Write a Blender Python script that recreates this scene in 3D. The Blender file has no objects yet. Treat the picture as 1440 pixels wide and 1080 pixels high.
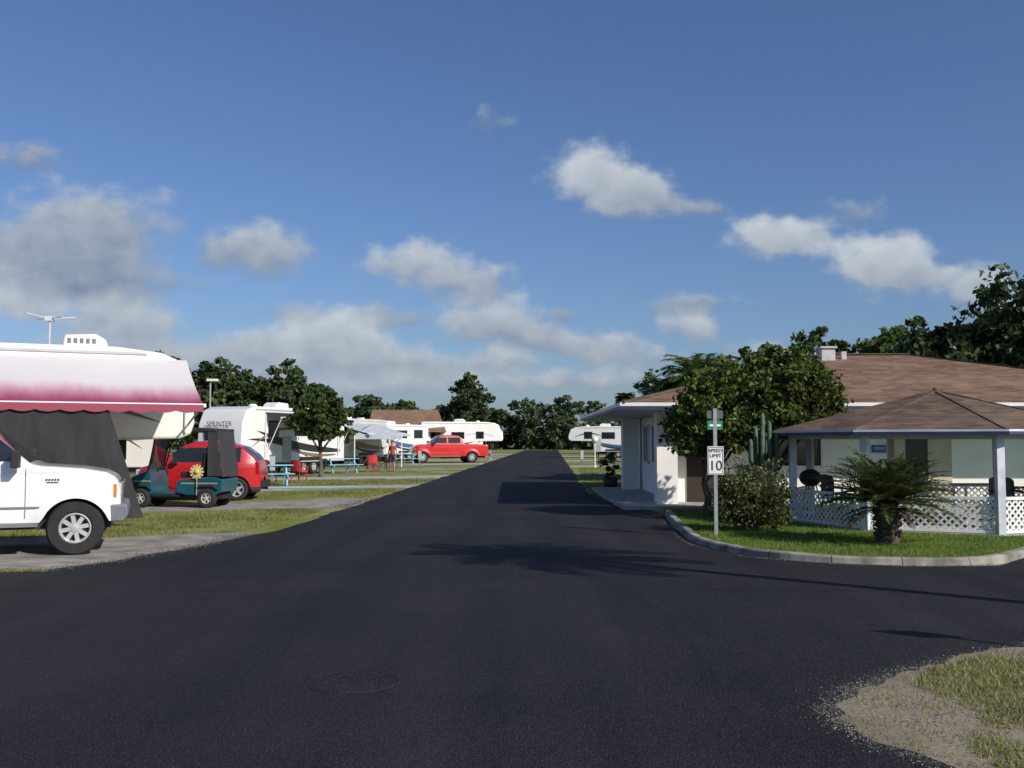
import bpy, bmesh, math, random
import numpy as np
from mathutils import Vector, Matrix, noise as mnoise
from mathutils.geometry import tessellate_polygon
random.seed(7); rng=np.random.default_rng(7)
S=bpy.context.scene
R=math.radians
# ------------------------------------------------------------------ materials
def _nt(name):
    m=bpy.data.materials.new(name); m.use_nodes=True
    nt=m.node_tree; nt.nodes.clear()
    out=nt.nodes.new('ShaderNodeOutputMaterial')
    return m,nt,out
def N(nt,t,**kw):
    n=nt.nodes.new(t)
    for k,v in kw.items(): setattr(n,k,v)
    return n
def c4(c): return (c[0],c[1],c[2],1)
def nmat(name,base,rough=.6,metal=0,var=.12,scale=3,bump=0,bscale=40,coat=0,col2=None,stretch=(1,1,1),detail=6,spec=.5,lo=.35,hi=.65):
    m,nt,out=_nt(name); L=nt.links.new
    p=N(nt,'ShaderNodeBsdfPrincipled'); p.inputs['Roughness'].default_value=rough; p.inputs['Metallic'].default_value=metal
    p.inputs['Coat Weight'].default_value=coat; p.inputs['Coat Roughness'].default_value=.06
    p.inputs['Specular IOR Level'].default_value=spec
    tc=N(nt,'ShaderNodeTexCoord'); mp=N(nt,'ShaderNodeMapping'); mp.inputs['Scale'].default_value=stretch
    L(tc.outputs['Object'],mp.inputs['Vector'])
    no=N(nt,'ShaderNodeTexNoise'); no.inputs['Scale'].default_value=scale; no.inputs['Detail'].default_value=detail
    L(mp.outputs[0],no.inputs['Vector'])
    mr=N(nt,'ShaderNodeMapRange'); mr.inputs[1].default_value=lo; mr.inputs[2].default_value=hi
    L(no.outputs['Fac'],mr.inputs[0])
    mx=N(nt,'ShaderNodeMix',data_type='RGBA')
    a=[x*(1-var) for x in base]; b=col2 if col2 else [min(1,x*(1+var)) for x in base]
    mx.inputs[6].default_value=c4(a); mx.inputs[7].default_value=c4(b)
    L(mr.outputs[0],mx.inputs[0]); L(mx.outputs[2],p.inputs['Base Color'])
    if bump:
        n2=N(nt,'ShaderNodeTexNoise'); n2.inputs['Scale'].default_value=bscale; n2.inputs['Detail'].default_value=5
        L(mp.outputs[0],n2.inputs['Vector'])
        bp=N(nt,'ShaderNodeBump'); bp.inputs['Strength'].default_value=bump; bp.inputs['Distance'].default_value=.02
        L(n2.outputs['Fac'],bp.inputs['Height']); L(bp.outputs[0],p.inputs['Normal'])
    L(p.outputs[0],out.inputs[0])
    return m
def leafmat(name,c1,c2,trans=.3,scale=1.2):
    m,nt,out=_nt(name); L=nt.links.new
    g=N(nt,'ShaderNodeNewGeometry'); tc=N(nt,'ShaderNodeTexCoord')
    no=N(nt,'ShaderNodeTexNoise'); no.inputs['Scale'].default_value=scale; no.inputs['Detail'].default_value=2
    L(tc.outputs['Object'],no.inputs['Vector'])
    ad=N(nt,'ShaderNodeMath',operation='MULTIPLY_ADD'); ad.inputs[1].default_value=.55; ad.inputs[2].default_value=-.28
    L(g.outputs['Random Per Island'],ad.inputs[0])
    a2=N(nt,'ShaderNodeMath',operation='ADD'); L(ad.outputs[0],a2.inputs[0]); L(no.outputs['Fac'],a2.inputs[1])
    mr=N(nt,'ShaderNodeMapRange'); mr.inputs[1].default_value=.25; mr.inputs[2].default_value=.75; L(a2.outputs[0],mr.inputs[0])
    mx=N(nt,'ShaderNodeMix',data_type='RGBA'); mx.inputs[6].default_value=c4(c1); mx.inputs[7].default_value=c4(c2)
    L(mr.outputs[0],mx.inputs[0])
    p=N(nt,'ShaderNodeBsdfPrincipled'); p.inputs['Roughness'].default_value=.55; p.inputs['Specular IOR Level'].default_value=.3
    L(mx.outputs[2],p.inputs['Base Color'])
    t=N(nt,'ShaderNodeBsdfTranslucent'); L(mx.outputs[2],t.inputs[0])
    ms=N(nt,'ShaderNodeMixShader'); ms.inputs[0].default_value=trans
    L(p.outputs[0],ms.inputs[1]); L(t.outputs[0],ms.inputs[2]); L(ms.outputs[0],out.inputs[0])
    return m
WHITE=nmat('white_paint',(.76,.75,.72),.45,var=.06,scale=1.5)
GEL=nmat('gelcoat_white',(.76,.75,.72),.3,var=.05,scale=.8,coat=.3)
GELT=nmat('gelcoat_beige',(.56,.53,.47),.35,var=.06,scale=.8,coat=.3)
STUCCO=nmat('white_stucco',(.84,.81,.75),.8,var=.06,scale=1.2,bump=.25,bscale=60)
CARW=nmat('car_paint_white',(.78,.78,.77),.3,var=.02,coat=1)
RED=nmat('car_paint_red',(.45,.012,.014),.3,var=.05,coat=1)
RED2=nmat('car_paint_bright_red',(.6,.02,.015),.3,var=.05,coat=1)
GLASS=nmat('tinted_glass',(.015,.018,.02),.05,var=.1,spec=.8)
CHROME=nmat('chrome',(.6,.6,.6),.18,1,var=.03)
ALU=nmat('aluminium',(.52,.52,.52),.35,.35,var=.08)
RUB=nmat('rubber',(.018,.018,.018),.85,var=.2,scale=8)
BLK=nmat('black_plastic',(.02,.02,.021),.55,var=.2,scale=5)
GREY=nmat('grey_trim',(.16,.165,.18),.5,var=.1)
LGREY=nmat('light_grey',(.45,.45,.45),.5,var=.1)
AMBER=nmat('amber_lens',(.6,.2,.02),.2,var=.1)
REDL=nmat('red_lens',(.4,.01,.01),.2,var=.1)
TEAL=nmat('teal_paint',(.008,.085,.12),.3,var=.05,coat=.6)
TAN=nmat('tan_vinyl',(.35,.27,.17),.6,var=.1)
YEL=nmat('yellow_paint',(.6,.42,.05),.5)
NAVY=nmat('navy_trim',(.035,.035,.11),.5,var=.15)
BLUE=nmat('blue_sign',(.03,.12,.4),.5)
LBLUE=nmat('pale_blue_paint',(.22,.45,.6),.6,var=.12)
MATB=nmat('pale_mat',(.34,.48,.5),.9,var=.15)
GREENS=nmat('green_sign',(.01,.15,.07),.4)
CREAM=nmat('cream_paint',(.5,.44,.32),.6,var=.08)
DOOR=nmat('dark_brown',(.035,.022,.015),.5,var=.2)
CONC=nmat('concrete',(.34,.33,.30),.9,var=.25,scale=2.5,bump=.3,bscale=50)
KERB=nmat('kerb_concrete',(.24,.23,.19),.92,var=.45,scale=3,bump=.4,bscale=40)
GRAVEL=nmat('sandy_gravel',(.25,.23,.20),.95,var=.35,scale=2.2,bump=.6,bscale=60,detail=12)
GRIT=nmat('dark_grit',(.09,.08,.065),.95,var=.4,scale=30)
BARK=nmat('bark',(.1,.08,.06),.95,var=.35,scale=9,bump=.8,bscale=25,stretch=(1,1,.25))
MESH=nmat('grey_mesh_screen',(.035,.035,.038),.9,var=.15,scale=6,bump=.3,bscale=8,stretch=(1,1,.2))
DGRAPH=nmat('graphic_dark',(.03,.028,.03),.35,var=.1)
TGRAPH=nmat('graphic_taupe',(.2,.14,.1),.35,var=.1)
BGRAPH=nmat('graphic_blue',(.06,.11,.25),.35,var=.1)
GALV=nmat('galvanised_steel',(.4,.41,.42),.45,.6,var=.12,scale=8)
CANV=nmat('grey_canvas',(.38,.41,.45),.85,var=.1)
BROWNW=nmat('brown_siding',(.16,.08,.045),.8,var=.15)
LEAF_D=leafmat('leaves_dark',(.028,.05,.013),(.10,.15,.035),.25)
LEAF_C=leafmat('leaves_citrus',(.022,.042,.01),(.13,.175,.03),.28,2.0)
LEAF_O=leafmat('leaves_oak',(.022,.038,.014),(.08,.115,.035),.2,.6)
LEAF_L=leafmat('leaves_light',(.06,.10,.02),(.16,.23,.05),.35,.8)
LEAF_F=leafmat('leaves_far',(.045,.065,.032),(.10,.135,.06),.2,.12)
LEAF_B=leafmat('leaves_bush',(.04,.055,.02),(.15,.17,.05),.3,2.5)
LEAF_P=leafmat('palm_leaves',(.03,.05,.013),(.12,.15,.045),.3,3)
LEAF_X=leafmat('dry_fronds',(.09,.06,.025),(.2,.14,.06),.25,3)
CACT=nmat('cactus_skin',(.06,.10,.05),.7,var=.3,scale=6,bump=.5,bscale=20)
BLADE=leafmat('grass_blades',(.10,.13,.025),(.33,.32,.11),.3,.7)
BLADE_L=leafmat('lawn_blades',(.06,.115,.015),(.20,.25,.05),.3,.9)
BLADE_Y=leafmat('dry_grass_blades',(.16,.14,.05),(.36,.31,.15),.3,.9)

def shingle(name,c1,c2):
    m,nt,out=_nt(name); L=nt.links.new
    p=N(nt,'ShaderNodeBsdfPrincipled'); p.inputs['Roughness'].default_value=.92; p.inputs['Specular IOR Level'].default_value=.2
    tc=N(nt,'ShaderNodeTexCoord'); mp=N(nt,'ShaderNodeMapping'); mp.inputs['Scale'].default_value=(3.2,3.2,26)
    L(tc.outputs['Object'],mp.inputs['Vector'])
    v=N(nt,'ShaderNodeTexVoronoi'); v.inputs['Scale'].default_value=1; L(mp.outputs[0],v.inputs['Vector'])
    no=N(nt,'ShaderNodeTexNoise'); no.inputs['Scale'].default_value=.6; no.inputs['Detail'].default_value=8; L(tc.outputs['Object'],no.inputs['Vector'])
    sp=N(nt,'ShaderNodeSeparateColor'); L(v.outputs['Color'],sp.inputs[0])
    a=N(nt,'ShaderNodeMath',operation='MULTIPLY_ADD'); a.inputs[1].default_value=.6; L(sp.outputs[0],a.inputs[0]); L(no.outputs['Fac'],a.inputs[2])
    mr=N(nt,'ShaderNodeMapRange'); mr.inputs[1].default_value=.4; mr.inputs[2].default_value=1.25; L(a.outputs[0],mr.inputs[0])
    mx=N(nt,'ShaderNodeMix',data_type='RGBA'); mx.inputs[6].default_value=c4(c1); mx.inputs[7].default_value=c4(c2); L(mr.outputs[0],mx.inputs[0])
    sx=N(nt,'ShaderNodeSeparateXYZ'); L(tc.outputs['Object'],sx.inputs[0])
    mo=N(nt,'ShaderNodeMath',operation='MULTIPLY'); mo.inputs[1].default_value=26; L(sx.outputs['Z'],mo.inputs[0])
    fr=N(nt,'ShaderNodeMath',operation='FRACT'); L(mo.outputs[0],fr.inputs[0])
    gt=N(nt,'ShaderNodeMapRange'); gt.inputs[1].default_value=0; gt.inputs[2].default_value=.35; gt.inputs[3].default_value=.6; gt.inputs[4].default_value=1; L(fr.outputs[0],gt.inputs[0])
    ml=N(nt,'ShaderNodeVectorMath',operation='SCALE'); L(mx.outputs[2],ml.inputs[0]); L(gt.outputs[0],ml.inputs['Scale'])
    L(ml.outputs[0],p.inputs['Base Color'])
    L(p.outputs[0],out.inputs[0]); return m
SHING=shingle('tan_shingles',(.12,.07,.045),(.27,.175,.12))
SHING2=shingle('brown_shingles',(.085,.058,.043),(.20,.14,.10))

def asphalt():
    m,nt,out=_nt('fresh_asphalt'); L=nt.links.new
    p=N(nt,'ShaderNodeBsdfPrincipled')
    tc=N(nt,'ShaderNodeTexCoord')
    def noi(s,d=6,st=None,r=.5):
        n=N(nt,'ShaderNodeTexNoise'); n.inputs['Scale'].default_value=s; n.inputs['Detail'].default_value=d; n.inputs['Roughness'].default_value=r
        if st:
            mp=N(nt,'ShaderNodeMapping'); mp.inputs['Scale'].default_value=st; L(tc.outputs['Object'],mp.inputs[0]); L(mp.outputs[0],n.inputs['Vector'])
        else: L(tc.outputs['Object'],n.inputs['Vector'])
        return n
    big=noi(.35,8,None,.6); streak=noi(.8,5,(1.8,.1,1)); fine=noi(90,2); med=noi(14,6,None,.7)
    a=N(nt,'ShaderNodeMath',operation='ADD'); L(big.outputs[0],a.inputs[0]); L(streak.outputs[0],a.inputs[1])
    b=N(nt,'ShaderNodeMath',operation='MULTIPLY_ADD'); b.inputs[1].default_value=.9; L(med.outputs[0],b.inputs[0]); L(a.outputs[0],b.inputs[2])
    mr=N(nt,'ShaderNodeMapRange'); mr.inputs[1].default_value=1.18; mr.inputs[2].default_value=1.72; L(b.outputs[0],mr.inputs[0])
    mx=N(nt,'ShaderNodeMix',data_type='RGBA'); mx.inputs[6].default_value=(.004,.004,.006,1); mx.inputs[7].default_value=(.021,.021,.025,1); L(mr.outputs[0],mx.inputs[0])
    fr=N(nt,'ShaderNodeMapRange'); fr.inputs[1].default_value=.56; fr.inputs[2].default_value=.74; L(fine.outputs[0],fr.inputs[0])
    m2=N(nt,'ShaderNodeMix',data_type='RGBA'); m2.inputs[7].default_value=(.095,.093,.09,1); L(fr.outputs[0],m2.inputs[0]); L(mx.outputs[2],m2.inputs[6])
    L(m2.outputs[2],p.inputs['Base Color'])
    rr=N(nt,'ShaderNodeMapRange'); rr.inputs[1].default_value=1.15; rr.inputs[2].default_value=1.75; rr.inputs[3].default_value=.7; rr.inputs[4].default_value=.92; L(b.outputs[0],rr.inputs[0]); L(rr.outputs[0],p.inputs['Roughness'])
    p.inputs['Specular IOR Level'].default_value=.2
    ad=N(nt,'ShaderNodeMath',operation='MULTIPLY_ADD'); ad.inputs[1].default_value=.5; L(fine.outputs[0],ad.inputs[0]); L(med.outputs[0],ad.inputs[2])
    bp=N(nt,'ShaderNodeBump'); bp.inputs['Strength'].default_value=1.0; bp.inputs['Distance'].default_value=.02; L(ad.outputs[0],bp.inputs['Height']); L(bp.outputs[0],p.inputs['Normal'])
    L(p.outputs[0],out.inputs[0]); return m
ASPH=asphalt()
def groundmat(name,g1,g2,sand,s_lo,s_hi,scale=.35):
    m,nt,out=_nt(name); L=nt.links.new
    p=N(nt,'ShaderNodeBsdfPrincipled'); p.inputs['Roughness'].default_value=.95; p.inputs['Specular IOR Level'].default_value=.1
    tc=N(nt,'ShaderNodeTexCoord')
    def noi(s,d=6):
        n=N(nt,'ShaderNodeTexNoise'); n.inputs['Scale'].default_value=s; n.inputs['Detail'].default_value=d; L(tc.outputs['Object'],n.inputs['Vector']); return n
    n1=noi(1.7,8); n2=noi(scale,6); n3=noi(30,3)
    a=N(nt,'ShaderNodeMath',operation='MULTIPLY_ADD'); a.inputs[1].default_value=.6; L(n3.outputs[0],a.inputs[0]); L(n1.outputs[0],a.inputs[2])
    mr=N(nt,'ShaderNodeMapRange'); mr.inputs[1].default_value=.55; mr.inputs[2].default_value=1.05; L(a.outputs[0],mr.inputs[0])
    mx=N(nt,'ShaderNodeMix',data_type='RGBA'); mx.inputs[6].default_value=c4(g1); mx.inputs[7].default_value=c4(g2); L(mr.outputs[0],mx.inputs[0])
    b=N(nt,'ShaderNodeMath',operation='MULTIPLY_ADD'); b.inputs[1].default_value=.3; L(n1.outputs[0],b.inputs[0]); L(n2.outputs[0],b.inputs[2])
    m3=N(nt,'ShaderNodeMapRange'); m3.inputs[1].default_value=s_lo; m3.inputs[2].default_value=s_hi; L(b.outputs[0],m3.inputs[0])
    m4=N(nt,'ShaderNodeMix',data_type='RGBA'); m4.inputs[7].default_value=c4(sand); L(m3.outputs[0],m4.inputs[0]); L(mx.outputs[2],m4.inputs[6])
    L(m4.outputs[2],p.inputs['Base Color'])
    bp=N(nt,'ShaderNodeBump'); bp.inputs['Strength'].default_value=.6; bp.inputs['Distance'].default_value=.02; L(a.outputs[0],bp.inputs['Height']); L(bp.outputs[0],p.inputs['Normal'])
    L(p.outputs[0],out.inputs[0]); return m
GRASS=groundmat('grass_ground',(.09,.125,.02),(.23,.245,.065),(.28,.25,.15),.62,.82)
LAWN=groundmat('lawn_ground',(.05,.095,.015),(.14,.2,.035),(.2,.19,.1),.75,.95)
VERGE=groundmat('verge_ground',(.10,.10,.045),(.21,.185,.12),(.25,.215,.16),.52,.70,.9)

def awnmat():
    m,nt,out=_nt('awning_fabric'); L=nt.links.new
    tc=N(nt,'ShaderNodeTexCoord'); sx=N(nt,'ShaderNodeSeparateXYZ'); L(tc.outputs['Object'],sx.inputs[0])
    cr=N(nt,'ShaderNodeValToRGB'); e=cr.color_ramp.elements
    no=N(nt,'ShaderNodeTexNoise'); no.inputs['Scale'].default_value=2.5; no.inputs['Detail'].default_value=5
    mp=N(nt,'ShaderNodeMapping'); mp.inputs['Scale'].default_value=(2,.3,1); L(tc.outputs['Object'],mp.inputs[0]); L(mp.outputs[0],no.inputs[0])
    ad=N(nt,'ShaderNodeMath',operation='MULTIPLY_ADD'); ad.inputs[1].default_value=.45; L(no.outputs[0],ad.inputs[0]); L(sx.outputs['Y'],ad.inputs[2])
    mr=N(nt,'ShaderNodeMapRange'); mr.inputs[1].default_value=-3.75; mr.inputs[2].default_value=-1.05; L(ad.outputs[0],mr.inputs[0])
    e[0].position=0; e[0].color=(.32,.05,.09,1); e[1].position=1; e[1].color=(.74,.71,.71,1)
    for pos,c in ((.10,(.34,.06,.11)),(.18,(.42,.12,.19)),(.30,(.55,.27,.35)),(.42,(.68,.50,.54)),(.52,(.73,.68,.69))):
        q=e.new(pos); q.color=c4(c)
    L(mr.outputs[0],cr.inputs[0])
    p=N(nt,'ShaderNodeBsdfPrincipled'); p.inputs['Roughness'].default_value=.6; L(cr.outputs[0],p.inputs['Base Color'])
    t=N(nt,'ShaderNodeBsdfTranslucent'); L(cr.outputs[0],t.inputs[0])
    ms=N(nt,'ShaderNodeMixShader'); ms.inputs[0].default_value=.15; L(p.outputs[0],ms.inputs[1]); L(t.outputs[0],ms.inputs[2]); L(ms.outputs[0],out.inputs[0])
    return m
AWN=awnmat()
# ------------------------------------------------------------------ builders
def link(o): S.collection.objects.link(o); return o
class B:
    def __init__(s): s.v=[]; s.f=[]
    def add(s,v,f):
        n=len(s.v); s.v+= [tuple(x) for x in v]; s.f+=[tuple(i+n for i in q) for q in f]
    def box(s,c,d,rot=None):
        P=[]
        for z in(-.5,.5):
            for x,y in((-.5,-.5),(.5,-.5),(.5,.5),(-.5,.5)):
                p=Vector((x*d[0],y*d[1],z*d[2]))
                if rot is not None: p=rot@p
                P.append(p+Vector(c))
        s.add(P,[(3,2,1,0),(4,5,6,7),(0,1,5,4),(1,2,6,5),(2,3,7,6),(3,0,4,7)])
    def bb(s,x0,x1,y0,y1,z0,z1): s.box(((x0+x1)/2,(y0+y1)/2,(z0+z1)/2),(x1-x0,y1-y0,z1-z0))
    def beam(s,p,q,w,h):
        p=Vector(p);q=Vector(q);d=q-p; r=d.to_track_quat('X','Z').to_matrix(); s.box((p+q)/2,(d.length,w,h),r)
    def tube(s,pts,rad,n=8,cap=True):
        pts=[Vector(p) for p in pts]
        if not hasattr(rad,'__len__'): rad=[rad]*len(pts)
        V=[];F=[]; pr=None
        for i,p in enumerate(pts):
            d=(pts[min(i+1,len(pts)-1)]-pts[max(i-1,0)]).normalized()
            a=Vector((0,0,1)) if abs(d.z)<.9 else Vector((1,0,0))
            if pr is not None and (pr-d*pr.dot(d)).length>.1: u=(pr-d*pr.dot(d)).normalized()
            else: u=d.cross(a).normalized()
            pr=u; w=d.cross(u)
            for k in range(n):
                t=2*math.pi*k/n; V.append(p+(u*math.cos(t)+w*math.sin(t))*rad[i])
        for i in range(len(pts)-1):
            for k in range(n): F.append((i*n+k,i*n+(k+1)%n,(i+1)*n+(k+1)%n,(i+1)*n+k))
        if cap: F.append(tuple(range(n))[::-1]); F.append(tuple((len(pts)-1)*n+k for k in range(n)))
        s.add(V,F)
    def cyl(s,p,q,r,r2=None,n=16): s.tube([p,q],[r,r if r2 is None else r2],n)
    def lathe(s,c,prof,axis='y',n=28):
        V=[];F=[];m=len(prof)
        for k in range(n):
            t=2*math.pi*k/n; co,si=math.cos(t),math.sin(t)
            for r,h in prof:
                if axis=='y': V.append((c[0]+r*co,c[1]+h,c[2]+r*si))
                else: V.append((c[0]+r*co,c[1]+r*si,c[2]+h))
        for k in range(n):
            for i in range(m-1): F.append((k*m+i,k*m+i+1,((k+1)%n)*m+i+1,((k+1)%n)*m+i))
        s.add(V,F)
    def prism(s,prof,y0,y1):
        n=len(prof); V=[(x,y0,z) for x,z in prof]+[(x,y1,z) for x,z in prof]
        F=[tuple(range(n)),tuple(range(2*n-1,n-1,-1))]+[(i,i+n,(i+1)%n+n,(i+1)%n) for i in range(n)]
        s.add(V,F)
    def poly(s,pts):
        t=tessellate_polygon([[Vector(p) for p in pts]]); s.add(pts,t)
    def sphere(s,c,r,n=12,sz=1):
        prof=[(max(1e-4,r*math.sin(math.pi*i/n)),-r*sz*math.cos(math.pi*i/n)) for i in range(n+1)]
        s.lathe(c,prof,'z',n*2)
    def mesh(s,name,mats,smooth=False,clean=True,flip=True):
        me=bpy.data.meshes.new(name); me.from_pydata(s.v,[],s.f)
        for m in mats: me.materials.append(m)
        if clean:
            bm=bmesh.new(); bm.from_mesh(me); bmesh.ops.remove_doubles(bm,verts=bm.verts,dist=1e-5)
            if flip: bmesh.ops.recalc_face_normals(bm,faces=bm.faces)
            bm.to_mesh(me); bm.free()
        if smooth: me.shade_smooth()
        return me
class Obj:
    def __init__(s,name,loc=(0,0,0),rz=0,sc=1):
        s.e=link(bpy.data.objects.new(name,None)); s.e.empty_display_size=.2
        s.e.location=loc; s.e.rotation_euler=(0,0,R(rz)); s.e.scale=(sc,)*3 if not hasattr(sc,'__len__') else sc
        s.parts=[]
    def part(s,name,mat,bevel=0,smooth=False):
        b=B(); s.parts.append((b,name,mat,bevel,smooth)); return b
    def child(s,name,me):
        o=link(bpy.data.objects.new(name,me)); o.parent=s.e; return o
    def text(s,name,body,size,loc,rot,mat):
        cu=bpy.data.curves.new(name,'FONT'); cu.body=body; cu.size=size; cu.align_x='CENTER'; cu.align_y='CENTER'; cu.extrude=.002
        cu.materials.append(mat); o=link(bpy.data.objects.new(name,cu)); o.parent=s.e; o.location=loc; o.rotation_euler=rot; return o
    def done(s):
        for b,name,mat,bev,sm in s.parts:
            if not b.v: continue
            mats=mat if isinstance(mat,(list,tuple)) else [mat]
            o=s.child(name,b.mesh(name,mats,sm or bev>0))
            if bev:
                md=o.modifiers.new('bev','BEVEL'); md.width=bev; md.segments=3; md.limit_method='ANGLE'; md.angle_limit=R(35); md.harden_normals=True
        return s
def npmesh(name,V,nper,mat):
    n=len(V)//nper; me=bpy.data.meshes.new(name)
    me.vertices.add(len(V)); me.vertices.foreach_set('co',np.asarray(V,dtype=np.float32).ravel())
    me.loops.add(n*nper); me.loops.foreach_set('vertex_index',np.arange(n*nper,dtype=np.int32))
    me.polygons.add(n); me.polygons.foreach_set('loop_start',np.arange(n,dtype=np.int32)*nper); me.polygons.foreach_set('loop_total',np.full(n,nper,dtype=np.int32))
    me.materials.append(mat); me.update(calc_edges=True); return me
def leafquads(C,s,aspect=.5):
    n=len(C); u=rng.normal(size=(n,3)); u/=np.linalg.norm(u,axis=1)[:,None]
    w=rng.normal(size=(n,3)); v=np.cross(u,w); v/=np.linalg.norm(v,axis=1)[:,None]+1e-9
    s=(s*rng.uniform(.6,1.3,n))[:,None]
    Q=np.stack([C-u*s,C-v*s*aspect,C+u*s,C+v*s*aspect],1); return Q.reshape(-1,3)
def crown(blobs,n,leaf,clump=.28,hollow=.45,aspect=.55):
    out=[]; vol=np.array([b[3]*b[4]*b[5] for b in blobs])**.67; vol/=vol.sum()
    for b,w in zip(blobs,vol):
        nb=int(n*w); K=max(12,int(nb/50))
        d=rng.normal(size=(K,3)); d/=np.linalg.norm(d,axis=1)[:,None]
        rr=rng.uniform(hollow,1.0,K)**.7*rng.uniform(.8,1.22,K)
        cc=d*rr[:,None]*np.array(b[3:6])+np.array(b[:3])
        idx=rng.integers(0,K,nb); r=clump*min(b[3:6])*rng.uniform(.5,1.6,K)
        dd=rng.normal(size=(nb,3)); dd/=np.linalg.norm(dd,axis=1)[:,None]; dd*=(rng.uniform(0,1,nb)**.5)[:,None]
        out.append(cc[idx]+dd*r[idx][:,None]*np.array([1.2,1.2,.75]))
    return leafquads(np.concatenate(out),leaf,aspect)
def tree(name,loc,blobs,n,leaf,mat,tr=.15,fork=.35,clump=.28,bark=BARK,stems=1,aspect=.55):
    o=Obj(name,loc); b=o.part('trunk',bark,smooth=True)
    zt=min(q[2]-q[5]*.6 for q in blobs)
    for s in range(stems):
        ox=(s-(stems-1)/2)*.35
        f=Vector((ox*.9+random.uniform(-.1,.1),random.uniform(-.1,.1),max(zt*fork*2,.3)))
        b.tube([(ox*.4,0,-.05),(ox*.5,0,.12),tuple(f*.55+Vector((.03,0,0))),tuple(f)],[tr*1.5,tr*1.1,tr*.95,tr*.85],9)
        for i,q in enumerate(blobs):
            if stems>1 and i%stems!=s: continue
            c=Vector(q[:3]); mid=(f+c)/2+Vector((random.uniform(-.15,.15),random.uniform(-.15,.15),-.08*c.z))
            b.tube([tuple(f),tuple(mid),tuple(c)],[tr*.65,tr*.42,tr*.18],6)
            for k in range(4):
                e=c+Vector((random.uniform(-1,1)*q[3],random.uniform(-1,1)*q[4],random.uniform(-.3,.9)*q[5]))*.75
                b.tube([tuple(mid),tuple((mid+e)/2+Vector((0,0,.1))),tuple(e)],[tr*.3,tr*.18,tr*.06],5)
    o.done(); o.child('leaves',npmesh('leaves',crown(blobs,n,leaf,clump,aspect=aspect),4,mat)); return o
def frond(V,base,az,L,el,droop,ll,n=26,w=.018,vee=.35,lw=None):
    p=Vector(base); h=Vector((math.cos(az),math.sin(az),0)); side=Vector((-math.sin(az),math.cos(az),0)); e=el; st=L/n
    if lw is None: lw=st*.35+w*.3
    prev=p.copy()
    for i in range(n):
        t=i/n; d=h*math.cos(e)+Vector((0,0,math.sin(e))); nx=prev+d*st; upv=-h*math.sin(e)+Vector((0,0,math.cos(e)))
        rw=w*.5*(1.1-t)
        V+= [prev-side*rw,nx-side*rw,nx+side*rw,prev+side*rw]
        if i>1:
            l=ll*math.sin(math.pi*min(1,(t*.9+.12)))**.6*random.uniform(.85,1.1)
            for sg in(-1,1):
                dr=(side*sg*.8+d*.55+upv*vee*random.uniform(.4,1.2)).normalized()
                tip=prev+dr*l-Vector((0,0,l*.25*random.random()))
                V+=[prev,prev+d*lw*.6+dr*l*.45+upv*.004,tip,prev-d*lw*.4+dr*l*.4]
        prev=nx; e-=droop/n*(.6+.8*t)
def in_poly(P,poly):
    x,y=P[:,0],P[:,1]; ins=np.zeros(len(P),bool); n=len(poly)
    for i in range(n):
        x0,y0=poly[i];x1,y1=poly[(i+1)%n]
        if y0==y1: continue
        c=((y0>y)!=(y1>y))&(x<(x1-x0)*(y-y0)/(y1-y0)+x0); ins^=c
    return ins
def blades(name,poly,n,h,w,mat,z=0,thr=-1,fs=.8,excl=()):
    xs=[p[0] for p in poly]; ys=[p[1] for p in poly]
    P=np.column_stack([rng.uniform(min(xs),max(xs),n),rng.uniform(min(ys),max(ys),n)])
    P=P[in_poly(P,poly)]
    for e in excl: P=P[~in_poly(P,e)]
    if thr>-1:
        k=np.array([mnoise.fractal(Vector((a*fs,b*fs,3.3)),1,2,3)+random.gauss(0,.1)>thr for a,b in P]); P=P[k]
    m=len(P); a=rng.uniform(0,6.28,m); hh=h*rng.uniform(.4,1.3,m); ln=rng.normal(size=(m,2))*h*.5
    c=np.column_stack([P,np.full(m,z)]); dx=np.column_stack([np.cos(a),np.sin(a),np.zeros(m)])*w
    tip=c+np.column_stack([ln,hh]); V=np.stack([c-dx,c+dx,tip],1).reshape(-1,3)
    return link(bpy.data.objects.new(name,npmesh(name,V,3,mat)))
def spill(name,line,n,spread,size,z,mat):
    P=[]
    for i in range(n):
        k=random.randrange(len(line)-1); a=Vector(line[k]);b=Vector(line[k+1]); p=a.lerp(b,random.random())
        P.append((p.x+random.gauss(0,spread),p.y+random.gauss(0,spread),z))
    P=np.array(P); m=len(P); s=size*rng.uniform(.4,1.5,m); a=rng.uniform(0,6.28,m)
    ring=[P+np.column_stack([np.cos(a+k*2.09)*s,np.sin(a+k*2.09)*s,np.zeros(m)]) for k in range(3)]; top=P+np.column_stack([np.zeros(m),np.zeros(m),s*.7])
    V=np.stack([ring[0],ring[1],top,ring[1],ring[2],top,ring[2],ring[0],top],1).reshape(-1,3)
    return link(bpy.data.objects.new(name,npmesh(name,V,3,mat)))
def jag(poly,amp,step,closed=True,fine=.4):
    out=[]; n=len(poly)
    for i in range(n if closed else n-1):
        a=Vector(poly[i]); b=Vector(poly[(i+1)%n]); L=(b-a).length; k=max(1,int(L/step)) if L<60 else 1
        for j in range(k):
            p=a.lerp(b,j/k); q=mnoise.noise_vector(Vector((p.x*.9,p.y*.9,1.7)))*amp+mnoise.noise_vector(Vector((p.x*4,p.y*4,5)))*amp*fine
            out.append((p.x+q.x,p.y+q.y))
    return out
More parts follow.
